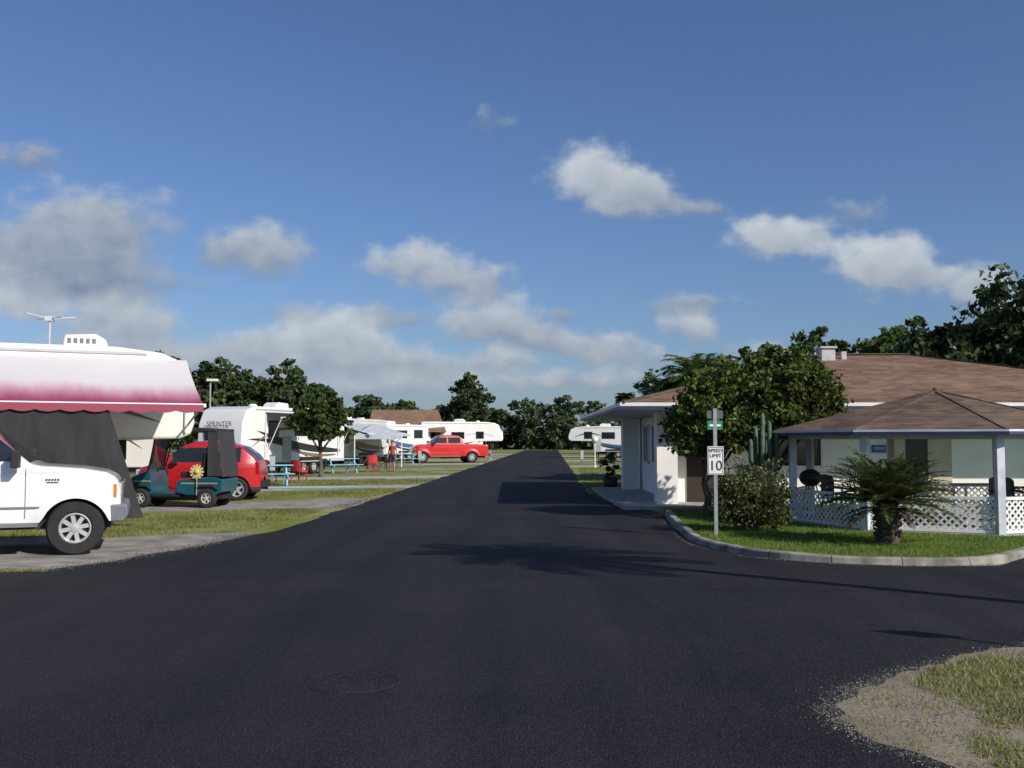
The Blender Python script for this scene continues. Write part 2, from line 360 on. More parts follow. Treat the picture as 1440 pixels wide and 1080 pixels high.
def sheet(name,poly,z,mat):
    b=B(); b.poly([(x,y,z) for x,y in poly]); me=b.mesh(name,[mat],clean=False)
    bm=bmesh.new(); bm.from_mesh(me); bmesh.ops.recalc_face_normals(bm,faces=bm.faces)
    if sum(f.normal.z for f in bm.faces)<0: bmesh.ops.reverse_faces(bm,faces=bm.faces)
    bm.to_mesh(me); bm.free()
    return link(bpy.data.objects.new(name,me))
# ------------------------------------------------------------------ ground and roads
sheet('ground',[(-900,-200),(900,-200),(900,1500),(-900,1500)],0,GRASS)
LE=lambda y:-4.9+.04*y
RE=lambda y:1.1+.04*y
left=[(LE(y),y) for y in range(18,190,6)]
road=[(-60,-30),(60,-30),(60,15.2),(16,15.2),(11,15.6),(8.6,15.3),(7.3,14.1),(6.2,12.9),(4.9,12.85),(3.4,13.8),(2.9,15.6),(3.0,18.5),(3.3,21.5),(3.3,23.6),(2.6,23.6),(2.5,28)]+[(RE(y),y) for y in range(32,190,6)]+left[::-1]+[(-4.8,15.2),(-5.3,13.4),(-5.8,12.45),(-6.8,12.1),(-10,11.8),(-60,11.2)]
sheet('asphalt_road',jag(road,.12,.4),.012,ASPH)
d=(-.86,-.5)
pads=[(24.6,28.3,.004),(34.5,37.3,.004),(43.5,48,.004),(57,61,.004),(70,75,.004),(86,91,.004),(102,108,.004),(122,128,.004)]
for a,bq,z in pads:
    L=16
    sheet('concrete_pad',jag([(LE(a)+.2,a),(LE(bq)+.2,bq),(LE(bq)+d[0]*L,bq+d[1]*L*.9),(LE(a)+d[0]*L,a+d[1]*L*.9)],.2,.5),z,CONC if a not in(24.6,57) else GRAVEL)
gp=jag([(-4.6,17.7),(-4.6,14.8),(-5.6,12.4),(-6.2,12.6),(-7.2,12.75),(-12,12.6),(-22,12),(-22,17),(-10,15.8),(-6.7,16.7)],.2,.35)
sheet('gravel_parking',gp,.004,GRAVEL)
spill('gravel_spill',[(-4.75,17.6),(-4.7,16),(-4.85,15),(-5.3,13.4),(-5.8,12.5),(-6.8,12.15),(-9,11.9)],1600,.12,.010,.012,GRIT)
spill('gravel_spill',[(-4.2,24.6),(-4.05,26),(-3.9,28.3)],500,.12,.014,.012,GRIT)
for a,bq in((47,50),(62,66),(80,85),(104,110)):
    sheet('concrete_pad',jag([(RE(a)-.1,a),(RE(bq)-.1,bq),(RE(bq)+10,bq+4),(RE(a)+10,a+4)],.12,.8),.004,CONC)
sheet('site_mat',[(-9.6,33.3),(-5.2,34.6),(-5.6,36.0),(-9.9,34.9)],.016,MATB)
kp=[(3.35,21.9),(3.15,20),(2.98,17.8),(2.88,16.3),(2.93,15.3),(3.1,14.5),(3.4,13.85),(3.9,13.35),(4.5,13.05),(5.2,12.92),(5.9,12.95),(6.45,13.2),(6.95,13.7),(7.45,14.3),(8.1,14.95),(9,15.4),(11,15.7),(20,15.8)]
def smoothline(p,k=4):
    out=[]
    for i in range(len(p)-1):
        p0=Vector(p[max(i-1,0)]);p1=Vector(p[i]);p2=Vector(p[i+1]);p3=Vector(p[min(i+2,len(p)-1)])
        for j in range(k):
            t=j/k; out.append(.5*((2*p1)+(p2-p0)*t+(2*p0-5*p1+4*p2-p3)*t*t+(3*p1-p0-3*p2+p3)*t**3))
    out.append(Vector(p[-1])); return out
ks=smoothline(kp)
b=B(); prof=[(-.02,0),(-.0,.085),(.025,.105),(.125,.105),(.15,.09),(.15,0)]; m=len(prof); V=[]
for i,p in enumerate(ks):
    t=(ks[min(i+1,len(ks)-1)]-ks[max(i-1,0)]).normalized(); nn=Vector((-t.y,t.x))
    wob=mnoise.noise(Vector((p.x,p.y,0)))*.015
    V.append([(p.x+nn.x*q,p.y+nn.y*q,z+wob if z else 0) for q,z in prof])
for i in range(len(ks)-1):
    A_,B_=V[i],V[i+1]
    if i%5==0: A_=[tuple(Vector(a).lerp(Vector(c),.06)) for a,c in zip(A_,B_)]
    for j in range(m-1): b.add([A_[j],B_[j],B_[j+1],A_[j+1]],[(0,1,2,3)])
link(bpy.data.objects.new('concrete_kerb',b.mesh('concrete_kerb',[KERB])))
inner=[]
for i,p in enumerate(ks):
    t=(ks[min(i+1,len(ks)-1)]-ks[max(i-1,0)]).normalized(); nn=Vector((-t.y,t.x)); inner.append((p.x+nn.x*.14,p.y+nn.y*.14))
lawn=inner+[(20,24.6),(6.6,24.6),(6.6,23.2),(3.5,23.2)]
sheet('lawn',lawn,.055,LAWN)
gaz=[(8.2+2.95*math.cos(R(a)),19.25+2.95*math.sin(R(a))) for a in range(0,360,45)]
blades('lawn_grass',lawn,130000,.055,.004,BLADE_L,.055,excl=[gaz])
spill('gutter_grit',[(3.1,20),(2.85,17),(2.85,15.3),(3.3,13.8),(4.4,12.98),(5.9,12.85),(7.4,14.1)],1500,.06,.009,.012,GRIT)
vp=[(4.05,7.9),(3.3,7.4),(2.7,7.0),(2.2,6.5),(1.95,6.1),(1.85,5.75),(1.95,5.35),(2.2,4.9),(2.4,4.0),(3,2),(14,2),(14,8.6),(8,8.6),(5.5,8.4)]
vs=jag(vp,.10,.05,fine=.8); sheet('verge',vs,.0145,VERGE)
vin=[(4.3,7.85),(3.5,7.45),(2.9,7.05),(2.6,6.6),(2.75,5.9),(2.35,5.2),(2.4,4.0),(14,4),(14,8.5),(6,8.3)]
blades('verge_grass',vin,150000,.045,.004,BLADE,.0145,thr=-.08,fs=.9)
blades('verge_grass',vs,90000,.03,.003,BLADE,.0145,thr=.05,fs=2.6)
blades('verge_dry_grass',vs,40000,.028,.003,BLADE_Y,.0145,thr=.0,fs=1.9)
vl_=[(4.6,8.15),(4.05,7.9),(3.3,7.4),(2.7,7.0),(2.2,6.5),(1.95,6.1),(1.85,5.75),(1.95,5.35),(2.2,4.9),(2.35,4.3)]
spill('gravel_spill',vl_,3800,.07,.005,.012,GRIT); spill('gravel_spill',vl_,1500,.06,.006,.012,GRAVEL)
spill('gravel_spill',[(3.3,7.3),(2.5,6.5),(2.2,5.9),(2.4,5.2)],2500,.22,.005,.0145,GRIT)
st1=[(-6.7,16.8),(-4.75,17.75),(-4.25,24.3),(-8.6,22.1),(-12,20),(-12,17)]
blades('roadside_grass',st1,85000,.05,.005,BLADE,.0,thr=-.2,fs=.8)
blades('roadside_grass',[(-4.15,28.5),(-3.6,34.3),(-10,31),(-12,26)],60000,.06,.007,BLADE,0,thr=-.18)
blades('roadside_grass',[(-3.55,37.5),(-3.2,43.3),(-12,39.5),(-12,35)],35000,.07,.009,BLADE,0,thr=-.15)
blades('roadside_grass',[(-5.6,12.3),(-6.3,12.6),(-10,12.5),(-10,12.0),(-6.8,12.2)],6000,.04,.005,BLADE,0,thr=-.15)
blades('roadside_grass',[(2.5,28.5),(2.65,38),(4.0,60),(8,60),(4,33),(2.7,32)],30000,.07,.01,BLADE,0,thr=-.2)
SEAM=nmat('tar_seam',(.006,.006,.007),.7,var=.3)
o=Obj('manhole_cover',(-1.05,6.7,0)); b=o.part('rim',SEAM)
b.lathe((0,0,0),[(.31,.012),(.305,.0165),(.295,.0165),(.29,.012)],'z',40); b=o.part('lid',ASPH); b.lathe((0,0,0),[(.001,.0155),(.285,.0155),(.29,.012)],'z',40); o.done()
b=B(); pts=[(x*.35-14,10.75+.14*mnoise.noise(Vector((x*.25,0,0)))+.05*mnoise.noise(Vector((x*1.3,3,0)))) for x in range(0,92)]
for i in range(len(pts)-1):
    w0=.014*(max(0,mnoise.noise(Vector((i*.35,7,0)))+.3)); w1=.014*(max(0,mnoise.noise(Vector(((i+1)*.35,7,0)))+.3))
    if w0+w1<.001: continue
    b.add([(pts[i][0],pts[i][1]-w0,.0165),(pts[i+1][0],pts[i+1][1]-w1,.0165),(pts[i+1][0],pts[i+1][1]+w1,.0165),(pts[i][0],pts[i][1]+w0,.0165)],[(0,1,2,3)])
link(bpy.data.objects.new('asphalt_seam',b.mesh('asphalt_seam',[SEAM],flip=False)))
# ------------------------------------------------------------------ office building
o=Obj('office_building')
w=o.part('walls',STUCCO); w.bb(4.1,18,24.9,36,0,2.33)
w.bb(3.5,4.0,24.1,24.6,.1,2.33); w.bb(3.5,4.0,31.5,32,.1,2.33)
w.bb(3.62,4.09,24.62,24.89,.1,.75)
s_=o.part('porch_slab',CONC); s_.bb(2.62,6.6,23.3,33,0,.1)
xe0,xe1,ye0,ye1,ze=2.55,18.7,23.25,36.7,2.5
rf=o.part('roof',SHING); rd=[(9.33,30,4.22),(12,30,4.22)]
cs=[(xe0,ye0,ze),(xe1,ye0,ze),(xe1,ye1,ze),(xe0,ye1,ze)]
rf.add(cs+rd,[(0,1,5,4),(1,2,5),(2,3,4,5),(3,0,4)])
t=.03
for nm,mt,za,zb_ in(('fascia',WHITE,ze-.07,ze+.01),('fascia_lower',NAVY,ze-.15,ze-.072)):
    fa=o.part(nm,mt)
    fa.bb(xe0,xe1,ye0-t,ye0,za,zb_); fa.bb(xe0,xe1,ye1,ye1+t,za,zb_); fa.bb(xe0-t,xe0,ye0-t,ye1+t,za,zb_); fa.bb(xe1,xe1+t,ye0-t,ye1+t,za,zb_)
so=o.part('soffit',WHITE); so.bb(xe0+.002,xe1-.002,ye0+.002,ye1-.002,ze-.15,ze-.10)
cap=o.part('ridge_caps',SHING2)
cap.beam((9.33,30,4.24),(12,30,4.24),.22,.03)
cap.beam((xe0,ye0,ze+.015),(9.33,30,4.235),.2,.03); cap.beam((xe1,ye0,ze+.015),(12,30,4.235),.2,.03)
ch=o.part('roof_vent',LGREY,.01); ch.bb(9.05,9.45,29.0,29.4,3.8,4.32); ch.bb(9.0,9.5,28.95,29.45,4.32,4.38); ch.bb(9.7,9.85,29.2,29.35,3.9,4.25)
dr=o.part('doors',DOOR); dr.bb(4.35,5.25,24.86,24.895,.1,2.1); dr.bb(9.8,10.35,24.84,24.87,.1,2.05)
tr=o.part('door_frames',CREAM); tr.bb(9.42,9.8,24.85,24.895,0,2.3); tr.bb(10.35,10.95,24.85,24.895,0,2.3); tr.bb(9.8,10.35,24.85,24.895,2.05,2.3)
wn=o.part('windows',GLASS); wf=o.part('window_frames',WHITE)
for y in(26.2,28.0,29.8):
    wn.bb(4.07,4.095,y,y+.9,1.0,2.05)
    for a in(y-.06,y+.42,y+.9): wf.bb(4.05,4.098,a,a+.06,.96,2.09)
    wf.bb(4.05,4.098,y-.06,y+.96,.94,1.0); wf.bb(4.05,4.098,y-.06,y+.96,2.05,2.11)
for x in(6.6,13.5,16):
    wn.bb(x,x+1.1,24.87,24.896,1.0,2.0); wf.bb(x-.06,x+1.16,24.86,24.898,.94,1.0); wf.bb(x-.06,x+1.16,24.86,24.898,2.0,2.06); wf.bb(x-.06,x,24.86,24.898,1,2); wf.bb(x+1.1,x+1.16,24.86,24.898,1,2)
sg=o.part('wall_sign',BLUE,.005); sg.bb(8.98,9.38,24.85,24.89,1.33,1.52)
o.text('wall_sign_text','OFFICE',.1,(9.18,24.845,1.42),(R(90),0,0),WHITE)
o.done()
# ------------------------------------------------------------------ gazebo
gx,gy,gr=8.2,19.25,2.75
o=Obj('gazebo',(gx,gy,0)); A=[R(-93+45*i) for i in range(8)]
pt=[(gr*math.cos(a),gr*math.sin(a)) for a in A]
POSTM=nmat('post_paint',(.60,.63,.68),.6,var=.14,scale=3)
b=o.part('posts',POSTM,.008)
for i,(x,y) in enumerate(pt): b.box((x,y,.93),(.13,.13,1.76),Matrix.Rotation(A[i],3,'Z'))
b=o.part('floor',CONC); b.add([(x*1.03,y*1.03,.075) for x,y in pt]+[(x*1.03,y*1.03,0) for x,y in pt],[tuple(range(8))]+[(i,(i+1)%8,(i+1)%8+8,i+8) for i in range(8)])
b=o.part('roof',SHING2); er=3.12; ep=[(er*math.cos(a),er*math.sin(a),1.80) for a in A]
mid=[(er*.5*math.cos(a),er*.5*math.sin(a),2.19) for a in A]
b.add(ep+mid+[(0,0,2.58)],[(i,(i+1)%8,(i+1)%8+8,i+8) for i in range(8)]+[(i+8,(i+1)%8+8,16) for i in range(8)])
c=o.part('hip_caps',SHING2)
for i in range(8): c.beam(ep[i],mid[i],.09,.025); c.beam(mid[i],(0,0,2.585),.09,.025)
c.sphere((0,0,2.6),.05)
b=o.part('fascia',POSTM); b2=o.part('fascia_lower',NAVY); c=o.part('beams',POSTM)
for i in range(8):
    a0,a1=A[i],A[(i+1)%8]; r2=er+.005
    P0=(r2*math.cos(a0),r2*math.sin(a0)); P1=(r2*math.cos(a1),r2*math.sin(a1))
    b.beam((*P0,1.785),(*P1,1.785),.02,.035); b2.beam((*P0,1.74),(*P1,1.74),.02,.045)
    c.beam((pt[i][0],pt[i][1],1.70),(pt[(i+1)%8][0],pt[(i+1)%8][1],1.70),.07,.1)
b=o.part('ceiling',BROWNW); b.add([(er*.98*math.cos(a),er*.98*math.sin(a),1.765) for a in A]+[(0,0,2.5)],[(i,(i+1)%8,8) for i in range(8)])
b=o.part('lattice',WHITE); rl=o.part('rails',WHITE)
for i in range(8):
    if i in(4,): continue
    p=Vector((pt[i][0],pt[i][1],0));q=Vector((pt[(i+1)%8][0],pt[(i+1)%8][1],0)); d_=(q-p); L=d_.length-.14; d_.normalize(); p=p+d_*.07; z0,z1=.12,.64
    nn=Vector((d_.y,-d_.x,0))
    rl.beam(p+Vector((0,0,.66)),p+d_*L+Vector((0,0,.66)),.07,.05); rl.beam(p+Vector((0,0,.11)),p+d_*L+Vector((0,0,.11)),.05,.05)
    H=z1-z0; s=-H
    while s<L:
        for sg_,off in((1,.006),(-1,-.006)):
            a0,a1=max(0,s),min(L,s+H)
            if a1-a0>.03:
                za,zb_=(z0+(a0-s),z0+(a1-s)) if sg_>0 else (z1-(a0-s),z1-(a1-s))
                b.beam(p+d_*a0+nn*off+Vector((0,0,za)),p+d_*a1+nn*off+Vector((0,0,zb_)),.008,.034)
        s+=.125
o.done()
o=Obj('patio_table',(gx+.55,gy-.6,.075)); b=o.part('top',LGREY,.01); b.bb(-.45,.45,-.3,.3,.70,.74); c=o.part('legs',WHITE)
for x in(-.4,.4):
    for y in(-.25,.25): c.cyl((x,y,0),(x,y,.7),.025)
o.done()
def chair(loc,rz,mat,name='patio_chair'):
    o=Obj(name,loc,rz); b=o.part('seat',mat,.02); b.bb(-.24,.24,-.24,.24,.42,.47)
    k=o.part('backrest',mat,smooth=True); V=[];F=[]
    for i in range(11):
        a=R(180/10*i)
        for z in range(6):
            hh=.47+.43*z/5*(1 if z<5 else math.sqrt(max(0,math.sin(a)))*.25+.75); V.append((-.25*math.cos(a),.2+.07*math.sin(a),hh))
    for i in range(10):
        for z in range(5): F.append((i*6+z,(i+1)*6+z,(i+1)*6+z+1,i*6+z+1))
    k.add(V,F); l=o.part('legs',mat)
    for x in(-.21,.21):
        for y in(-.2,.22): l.cyl((x,y,0),(x*.95,y*.95,.43),.02)
        l.cyl((x*1.15,-.22,.62),(x*1.15,.24,.66),.02); l.cyl((x*1.1,-.22,.45),(x*1.15,-.22,.62),.018)
    o.done()
chair((6.25,19.2,.075),100,BLK); chair((8.75,17.6,.075),10,BLK); chair((9.8,19,.075),-80,BLK)
o=Obj('barbecue_grill',(6.0,20.1,.075)); b=o.part('lid',BLK,smooth=True); b.sphere((0,0,.8),.22,10,.8); l=o.part('legs',BLK)
for a in(90,210,330): l.cyl((.1*math.cos(R(a)),.1*math.sin(R(a)),.7),(.26*math.cos(R(a)),.26*math.sin(R(a)),0),.014)
l.bb(-.09,.09,-.3,-.27,.86,.89); o.done()
# ------------------------------------------------------------------ speed limit sign
def signpost():
    o=Obj('speed_limit_sign',(3.38,16.6,.05),0); p=o.part('post',GALV,.003); p.bb(-.03,.03,-.018,.018,0,2.1)
    k=o.part('plate',WHITE,.003); k.bb(-.135,.135,-.026,-.021,1.0,1.47)
    e=o.part('plate_border',BLK)
    for z in(1.015,1.455): e.bb(-.12,.12,-.029,-.027,z-.004,z+.004)
    for x in(-.12,.12): e.bb(x-.004,x+.004,-.029,-.027,1.015,1.455)
    o.text('plate_text_1','SPEED',.082,(0,-.03,1.40),(R(90),0,0),BLK); o.text('plate_text_2','LIMIT',.082,(0,-.03,1.315),(R(90),0,0),BLK); o.text('plate_text_3','10',.23,(0,-.03,1.145),(R(90),0,0),BLK)
    g=o.part('street_name_plates',GREENS,.003); g.box((0,0,1.82),(.28,.012,.15),Matrix.Rotation(R(14),3,'Z')); g2=o.part('upper_plate',GREY,.003); g2.box((-.0,0,2.0),(.26,.012,.13),Matrix.Rotation(R(-12),3,'Z'))
    gw=o.part('plate_lettering',WHITE); gw.box((.002,-.0085,1.82),(.2,.004,.03),Matrix.Rotation(R(14),3,'Z'))
    o.done()
signpost()
o=Obj('street_sign',(6.2,5.9,0)); p=o.part('post',GALV); p.cyl((0,0,0),(0,0,2.6),.025); k=o.part('plate',GREENS,.003); k.bb(-.19,.19,-.03,-.026,2.3,2.6); o.done()
# ------------------------------------------------------------------ vehicles
def wheel(t,rm,dk,c,r,w,rr,sg,spk=6):
    x,y,z=c
    h=w/2
    t.lathe((x,y,z),[(rr,-h*.8),(rr+.02,-h),(r-.03,-h),(r,-h*.7),(r,h*.7),(r-.03,h),(rr+.02,h),(rr,h*.8)],'y',30)
    dk.lathe((x,y+sg*h*.25,z),[(.001,0),(rr*.98,0)],'y',24)  # black backdrop disc paints in the shade between the spokes
    rm.lathe((x,y,z),[(rr*.99,sg*h*.2),(rr*1.0,sg*h*.9),(rr*.93,sg*h*.92),(rr*.84,sg*h*.6)],'y',30)
    rm.lathe((x,y,z),[(.001,sg*h*.85),(rr*.26,sg*h*.8),(rr*.34,sg*h*.5)],'y',20)
    for i in range(spk):
        a=2*math.pi*i/spk+.2; ca,sa=math.cos(a),math.sin(a)
        rot=Matrix(((ca,0,-sa),(0,1,0),(sa,0,ca)))
        rm.box((x+ca*rr*.57,y+sg*h*.6,z+sa*rr*.57),(rr*.72,.03,rr*(.27 if spk>6 else .32)),rot)
def interp(pts):
    xs=[p[0] for p in pts]; zs=[p[1] for p in pts]
    return lambda x: float(np.interp(x,xs,zs))
def carbody(o,x0,x1,top,bot,hw,r,levels,matfn,mats,name='body',extra=()):
    xs=sorted(set([round(x,4) for x in np.linspace(x0,x1,int((x1-x0)/.05)+1)]+list(extra)))
    rows=[]
    for x in xs:
        zt,zb=top(x),bot(x); zc=zt-r; pts=[]
        for l in levels: z=min(max(l,zb),max(zc,zb)); pts.append((hw(x,z),z))
        wy=hw(x,zc)
        for k in range(1,5):
            a=R(90)*k/4; pts.append((wy-r*1.3*(1-math.cos(a)),zc+r*math.sin(a)))
        we=pts[-1][0]
        for k in range(1,7): pts.append((we*(1-k/6),zt+.02*(1-(1-k/6)**2)))
        rows.append(pts)
    m=len(rows[0]); V=[];F=[];MI=[]
    for sg in(1,-1):
        base=len(V)
        for x,p in zip(xs,rows): V+=[(x,sg*y,z) for y,z in p]
        for i in range(len(xs)-1):
            for j in range(m-1):
                q=(base+i*m+j,base+(i+1)*m+j,base+(i+1)*m+j+1,base+i*m+j+1)
                F.append(q if sg<0 else q[::-1])
                cx=(xs[i]+xs[i+1])/2; cy=(rows[i][j][0]+rows[i][j+1][0])/2; cz=(rows[i][j][1]+rows[i][j+1][1])/2; MI.append(matfn(cx,cy,cz,j>=len(levels)+3))
        for i in(0,len(xs)-1):
            for j in range(m-1):
                F.append((base+i*m+j,base+i*m+j+1,base+i*m+m-1)); MI.append(0)
    me=bpy.data.meshes.new(name); me.from_pydata(V,[],F)
    for k in mats: me.materials.append(k)
    me.polygons.foreach_set('material_index',MI)
    bm=bmesh.new(); bm.from_mesh(me); bmesh.ops.remove_doubles(bm,verts=bm.verts,dist=.0005); bmesh.ops.dissolve_degenerate(bm,edges=bm.edges,dist=.0005); bmesh.ops.recalc_face_normals(bm,faces=bm.faces); bm.to_mesh(me); bm.free()
    me.shade_smooth(); ob=o.child(name,me)
    return ob
def arch(wx,r,base):
    def f(x):
        z=base
        for w in wx:
            dx=abs(x-w)
            if dx<r: z=max(z,.39+math.sqrt(r*r-dx*dx)*.98)
        return z
    return f
def pickup(name,loc,rz,paint,sc=1,bumper=CHROME):
    o=Obj(name,loc,rz,sc)
    top=interp([(-4.75,1.28),(-3.02,1.32),(-2.98,1.34),(-2.80,1.80),(-2.6,1.92),(-2.2,1.96),(-1.6,1.95),(-1.26,1.90),(-.62,1.36),(-.5,1.335),(.1,1.29),(.42,1.23),(.56,1.14),(.62,1.0)])
    bot=arch([0,-3.55],.47,.50)
    def hw(x,z):
        w=.98-max(0,z-1.28)*.26-max(0,.7-z)*.05-.03*max(0,1-abs(z-1.2)/.04)*.3
        if x>.2: w-= (x-.2)**2*1.0
        if x<-4.6: w-=(-4.6-x)*.2
        for wx in(0,-3.55):
            dd=math.hypot(x-wx,z-.39)
            if dd<.64: w+=.045*max(0,1-max(0,(dd-.47))/.17)
        return w
    def mf(x,y,z,topf):
        if z>1.40 and not topf:
            if -1.72<x<-.78 or -2.7<x<-1.82:
                if z<1.80 : return 1
        if z>1.38 and (-1.24<x<-.64) and topf: return 1
        if z>1.36 and (-2.98<x<-2.80) and topf: return 1
        if topf and x<-3.0 and y<.85: return 2
        return 0
    lv=[.5,.58,.66,.74,.82,.88,.95,1.02,1.1,1.16,1.20,1.24,1.31,1.40,1.48,1.55,1.65,1.75,1.80,1.85]
    carbody(o,-4.75,.62,top,bot,hw,.07,lv,mf,[paint,GLASS,BLK],extra=[-.64,-.78,-1.72,-1.82,-2.7,-2.98,-3.02,-1.24])
    u=o.part('underbody',BLK); u.bb(-4.6,.48,-.66,.66,.38,1.0)
    t=o.part('tires',RUB); rm=o.part('rims',ALU); dk=o.part('spoke_gap_shade',BLK)
    for x in(0,-3.55):
        for sg in(1,-1): wheel(t,rm,dk,(x,sg*.85,.405),.405,.27,.225,sg,8)
    bp=o.part('front_bumper',bumper,.04); bp.prism([(.50,.47),(.70,.5),(.74,.6),(.72,.74),(.50,.76)],-.82,.82); bp.bb(-4.95,-4.78,-.9,.9,.55,.75)
    bs=o.part('bumper_ends',GREY,.03)
    for sg in(1,-1): bs.bb(.46,.68,min(sg*.83,sg*.92),max(sg*.83,sg*.92),.48,.74)
    g=o.part('grille',CHROME,.015); g.bb(.58,.66,-.55,.55,.80,1.08); gb=o.part('grille_bars',BLK)
    for z in(.86,.93,1.0): gb.bb(.65,.666,-.5,.5,z-.02,z+.02)
    hl=o.part('headlights',LGREY,.02); am=o.part('indicators',AMBER,.01); tl=o.part('tail_lights',REDL,.01)
    for sg in(1,-1):
        hl.box((.56,sg*.69,.95),(.14,.24,.2)); am.box((.50,sg*.85,.95),(.13,.06,.2)); tl.box((-4.74,sg*.88,1.08),(.06,.16,.38))
    mi=o.part('mirrors',BLK,.02)
    for sg in(1,-1): mi.box((-.80,sg*1.17,1.44),(.12,.2,.26)); mi.box((-.83,sg*1.03,1.40),(.06,.16,.04))
    tr_=o.part('trim',GREY)
    for sg in(1,-1):
        for x in(-.68,-1.78,-2.78): tr_.box((x,sg*.983,.93),(.008,.012,.72))
        tr_.box((-1.6,sg*1.0,.47),(2.2,.16,.05)); tr_.box((-1.56,sg*.995,1.18),(.16,.02,.04)); tr_.box((-2.6,sg*.995,1.18),(.16,.02,.04))
        tr_.box((-1.5,sg*.987,.72),(2.3,.01,.03))
    bg=o.part('badge',BLK)
    for sg in(1,-1):
        for i in range(5): bg.box((-.40+i*.04,sg*.989,1.13),(.022,.012,.024))
        bg.box((-.32,sg*.988,1.09),(.16,.012,.01))
    o.done(); return o
pickup('white_pickup_truck',(-6.47,14.98,0),20,CARW,.945,bumper=GREY)
pickup('red_pickup_truck',(-6.9,74.9,0),197,RED2,1.06)
def smallcar():
    o=Obj('red_compact_car',(-8.62,27.8,0),183,(1,1,1.07))
    top=interp([(-1.72,.62),(-1.70,.85),(-1.62,1.0),(-1.5,1.15),(-1.2,1.36),(-.85,1.46),(-.4,1.51),(.05,1.49),(.35,1.40),(.95,.99),(1.15,.93),(1.45,.85),(1.65,.72),(1.74,.5)])
    def bo(x):
        z=.24
        for w in(1.12,-1.12):
            dx=abs(x-w)
            if dx<.35: z=max(z,.28+math.sqrt(.35**2-dx*dx))
        return z
    def hw(x,z):
        w=.81-max(0,z-.9)*.33-max(0,.45-z)*.12
        if x>.9: w-=(x-.9)**2*.42
        if x<-.9: w-=(-.9-x)**2*.38
        return w
    def mf(x,y,z,topf):
        if not topf and z>.97 and z<1.34 and(-.55<x<.62 or -1.2<x<-.63): return 1
        if topf and .38<x<.93 and y<.62: return 1
        if topf and -1.62<x<-1.22 and y<.55: return 1
        if z<.34: return 2
        return 0
    carbody(o,-1.72,1.74,top,bo,hw,.09,[.24,.3,.34,.42,.5,.58,.66,.74,.82,.9,.97,1.04,1.12,1.2,1.28,1.34,1.38],mf,[RED,GLASS,BLK],extra=[.38,.93,-1.2,-.63,-.55,.62,-1.62,-1.22])
    u=o.part('underbody',BLK); u.bb(-1.5,1.5,-.55,.55,.18,.62)
    t=o.part('tires',RUB); rm=o.part('rims',ALU); dk=o.part('spoke_gap_shade',BLK)
    for x in(1.12,-1.12):
        for sg in(1,-1): wheel(t,rm,dk,(x,sg*.71,.29),.29,.18,.19,sg,5)
    h=o.part('headlights',LGREY,.02); tl=o.part('tail_lights',REDL,.02); bl=o.part('bumpers',BLK,.03)
    for sg in(1,-1): h.box((1.52,sg*.5,.72),(.2,.26,.15)); tl.box((-1.62,sg*.58,.82),(.12,.1,.3))
    bl.bb(1.6,1.78,-.5,.5,.3,.48); bl.bb(-1.78,-1.64,-.55,.55,.32,.5)
    for sg in(1,-1): bl.box((.5,sg*.9,1.0),(.12,.14,.12)); bl.box((.0,sg*.812,.62),(.012,.01,.7)); bl.box((-.62,sg*.812,.62),(.012,.01,.7))
    o.done()
smallcar()
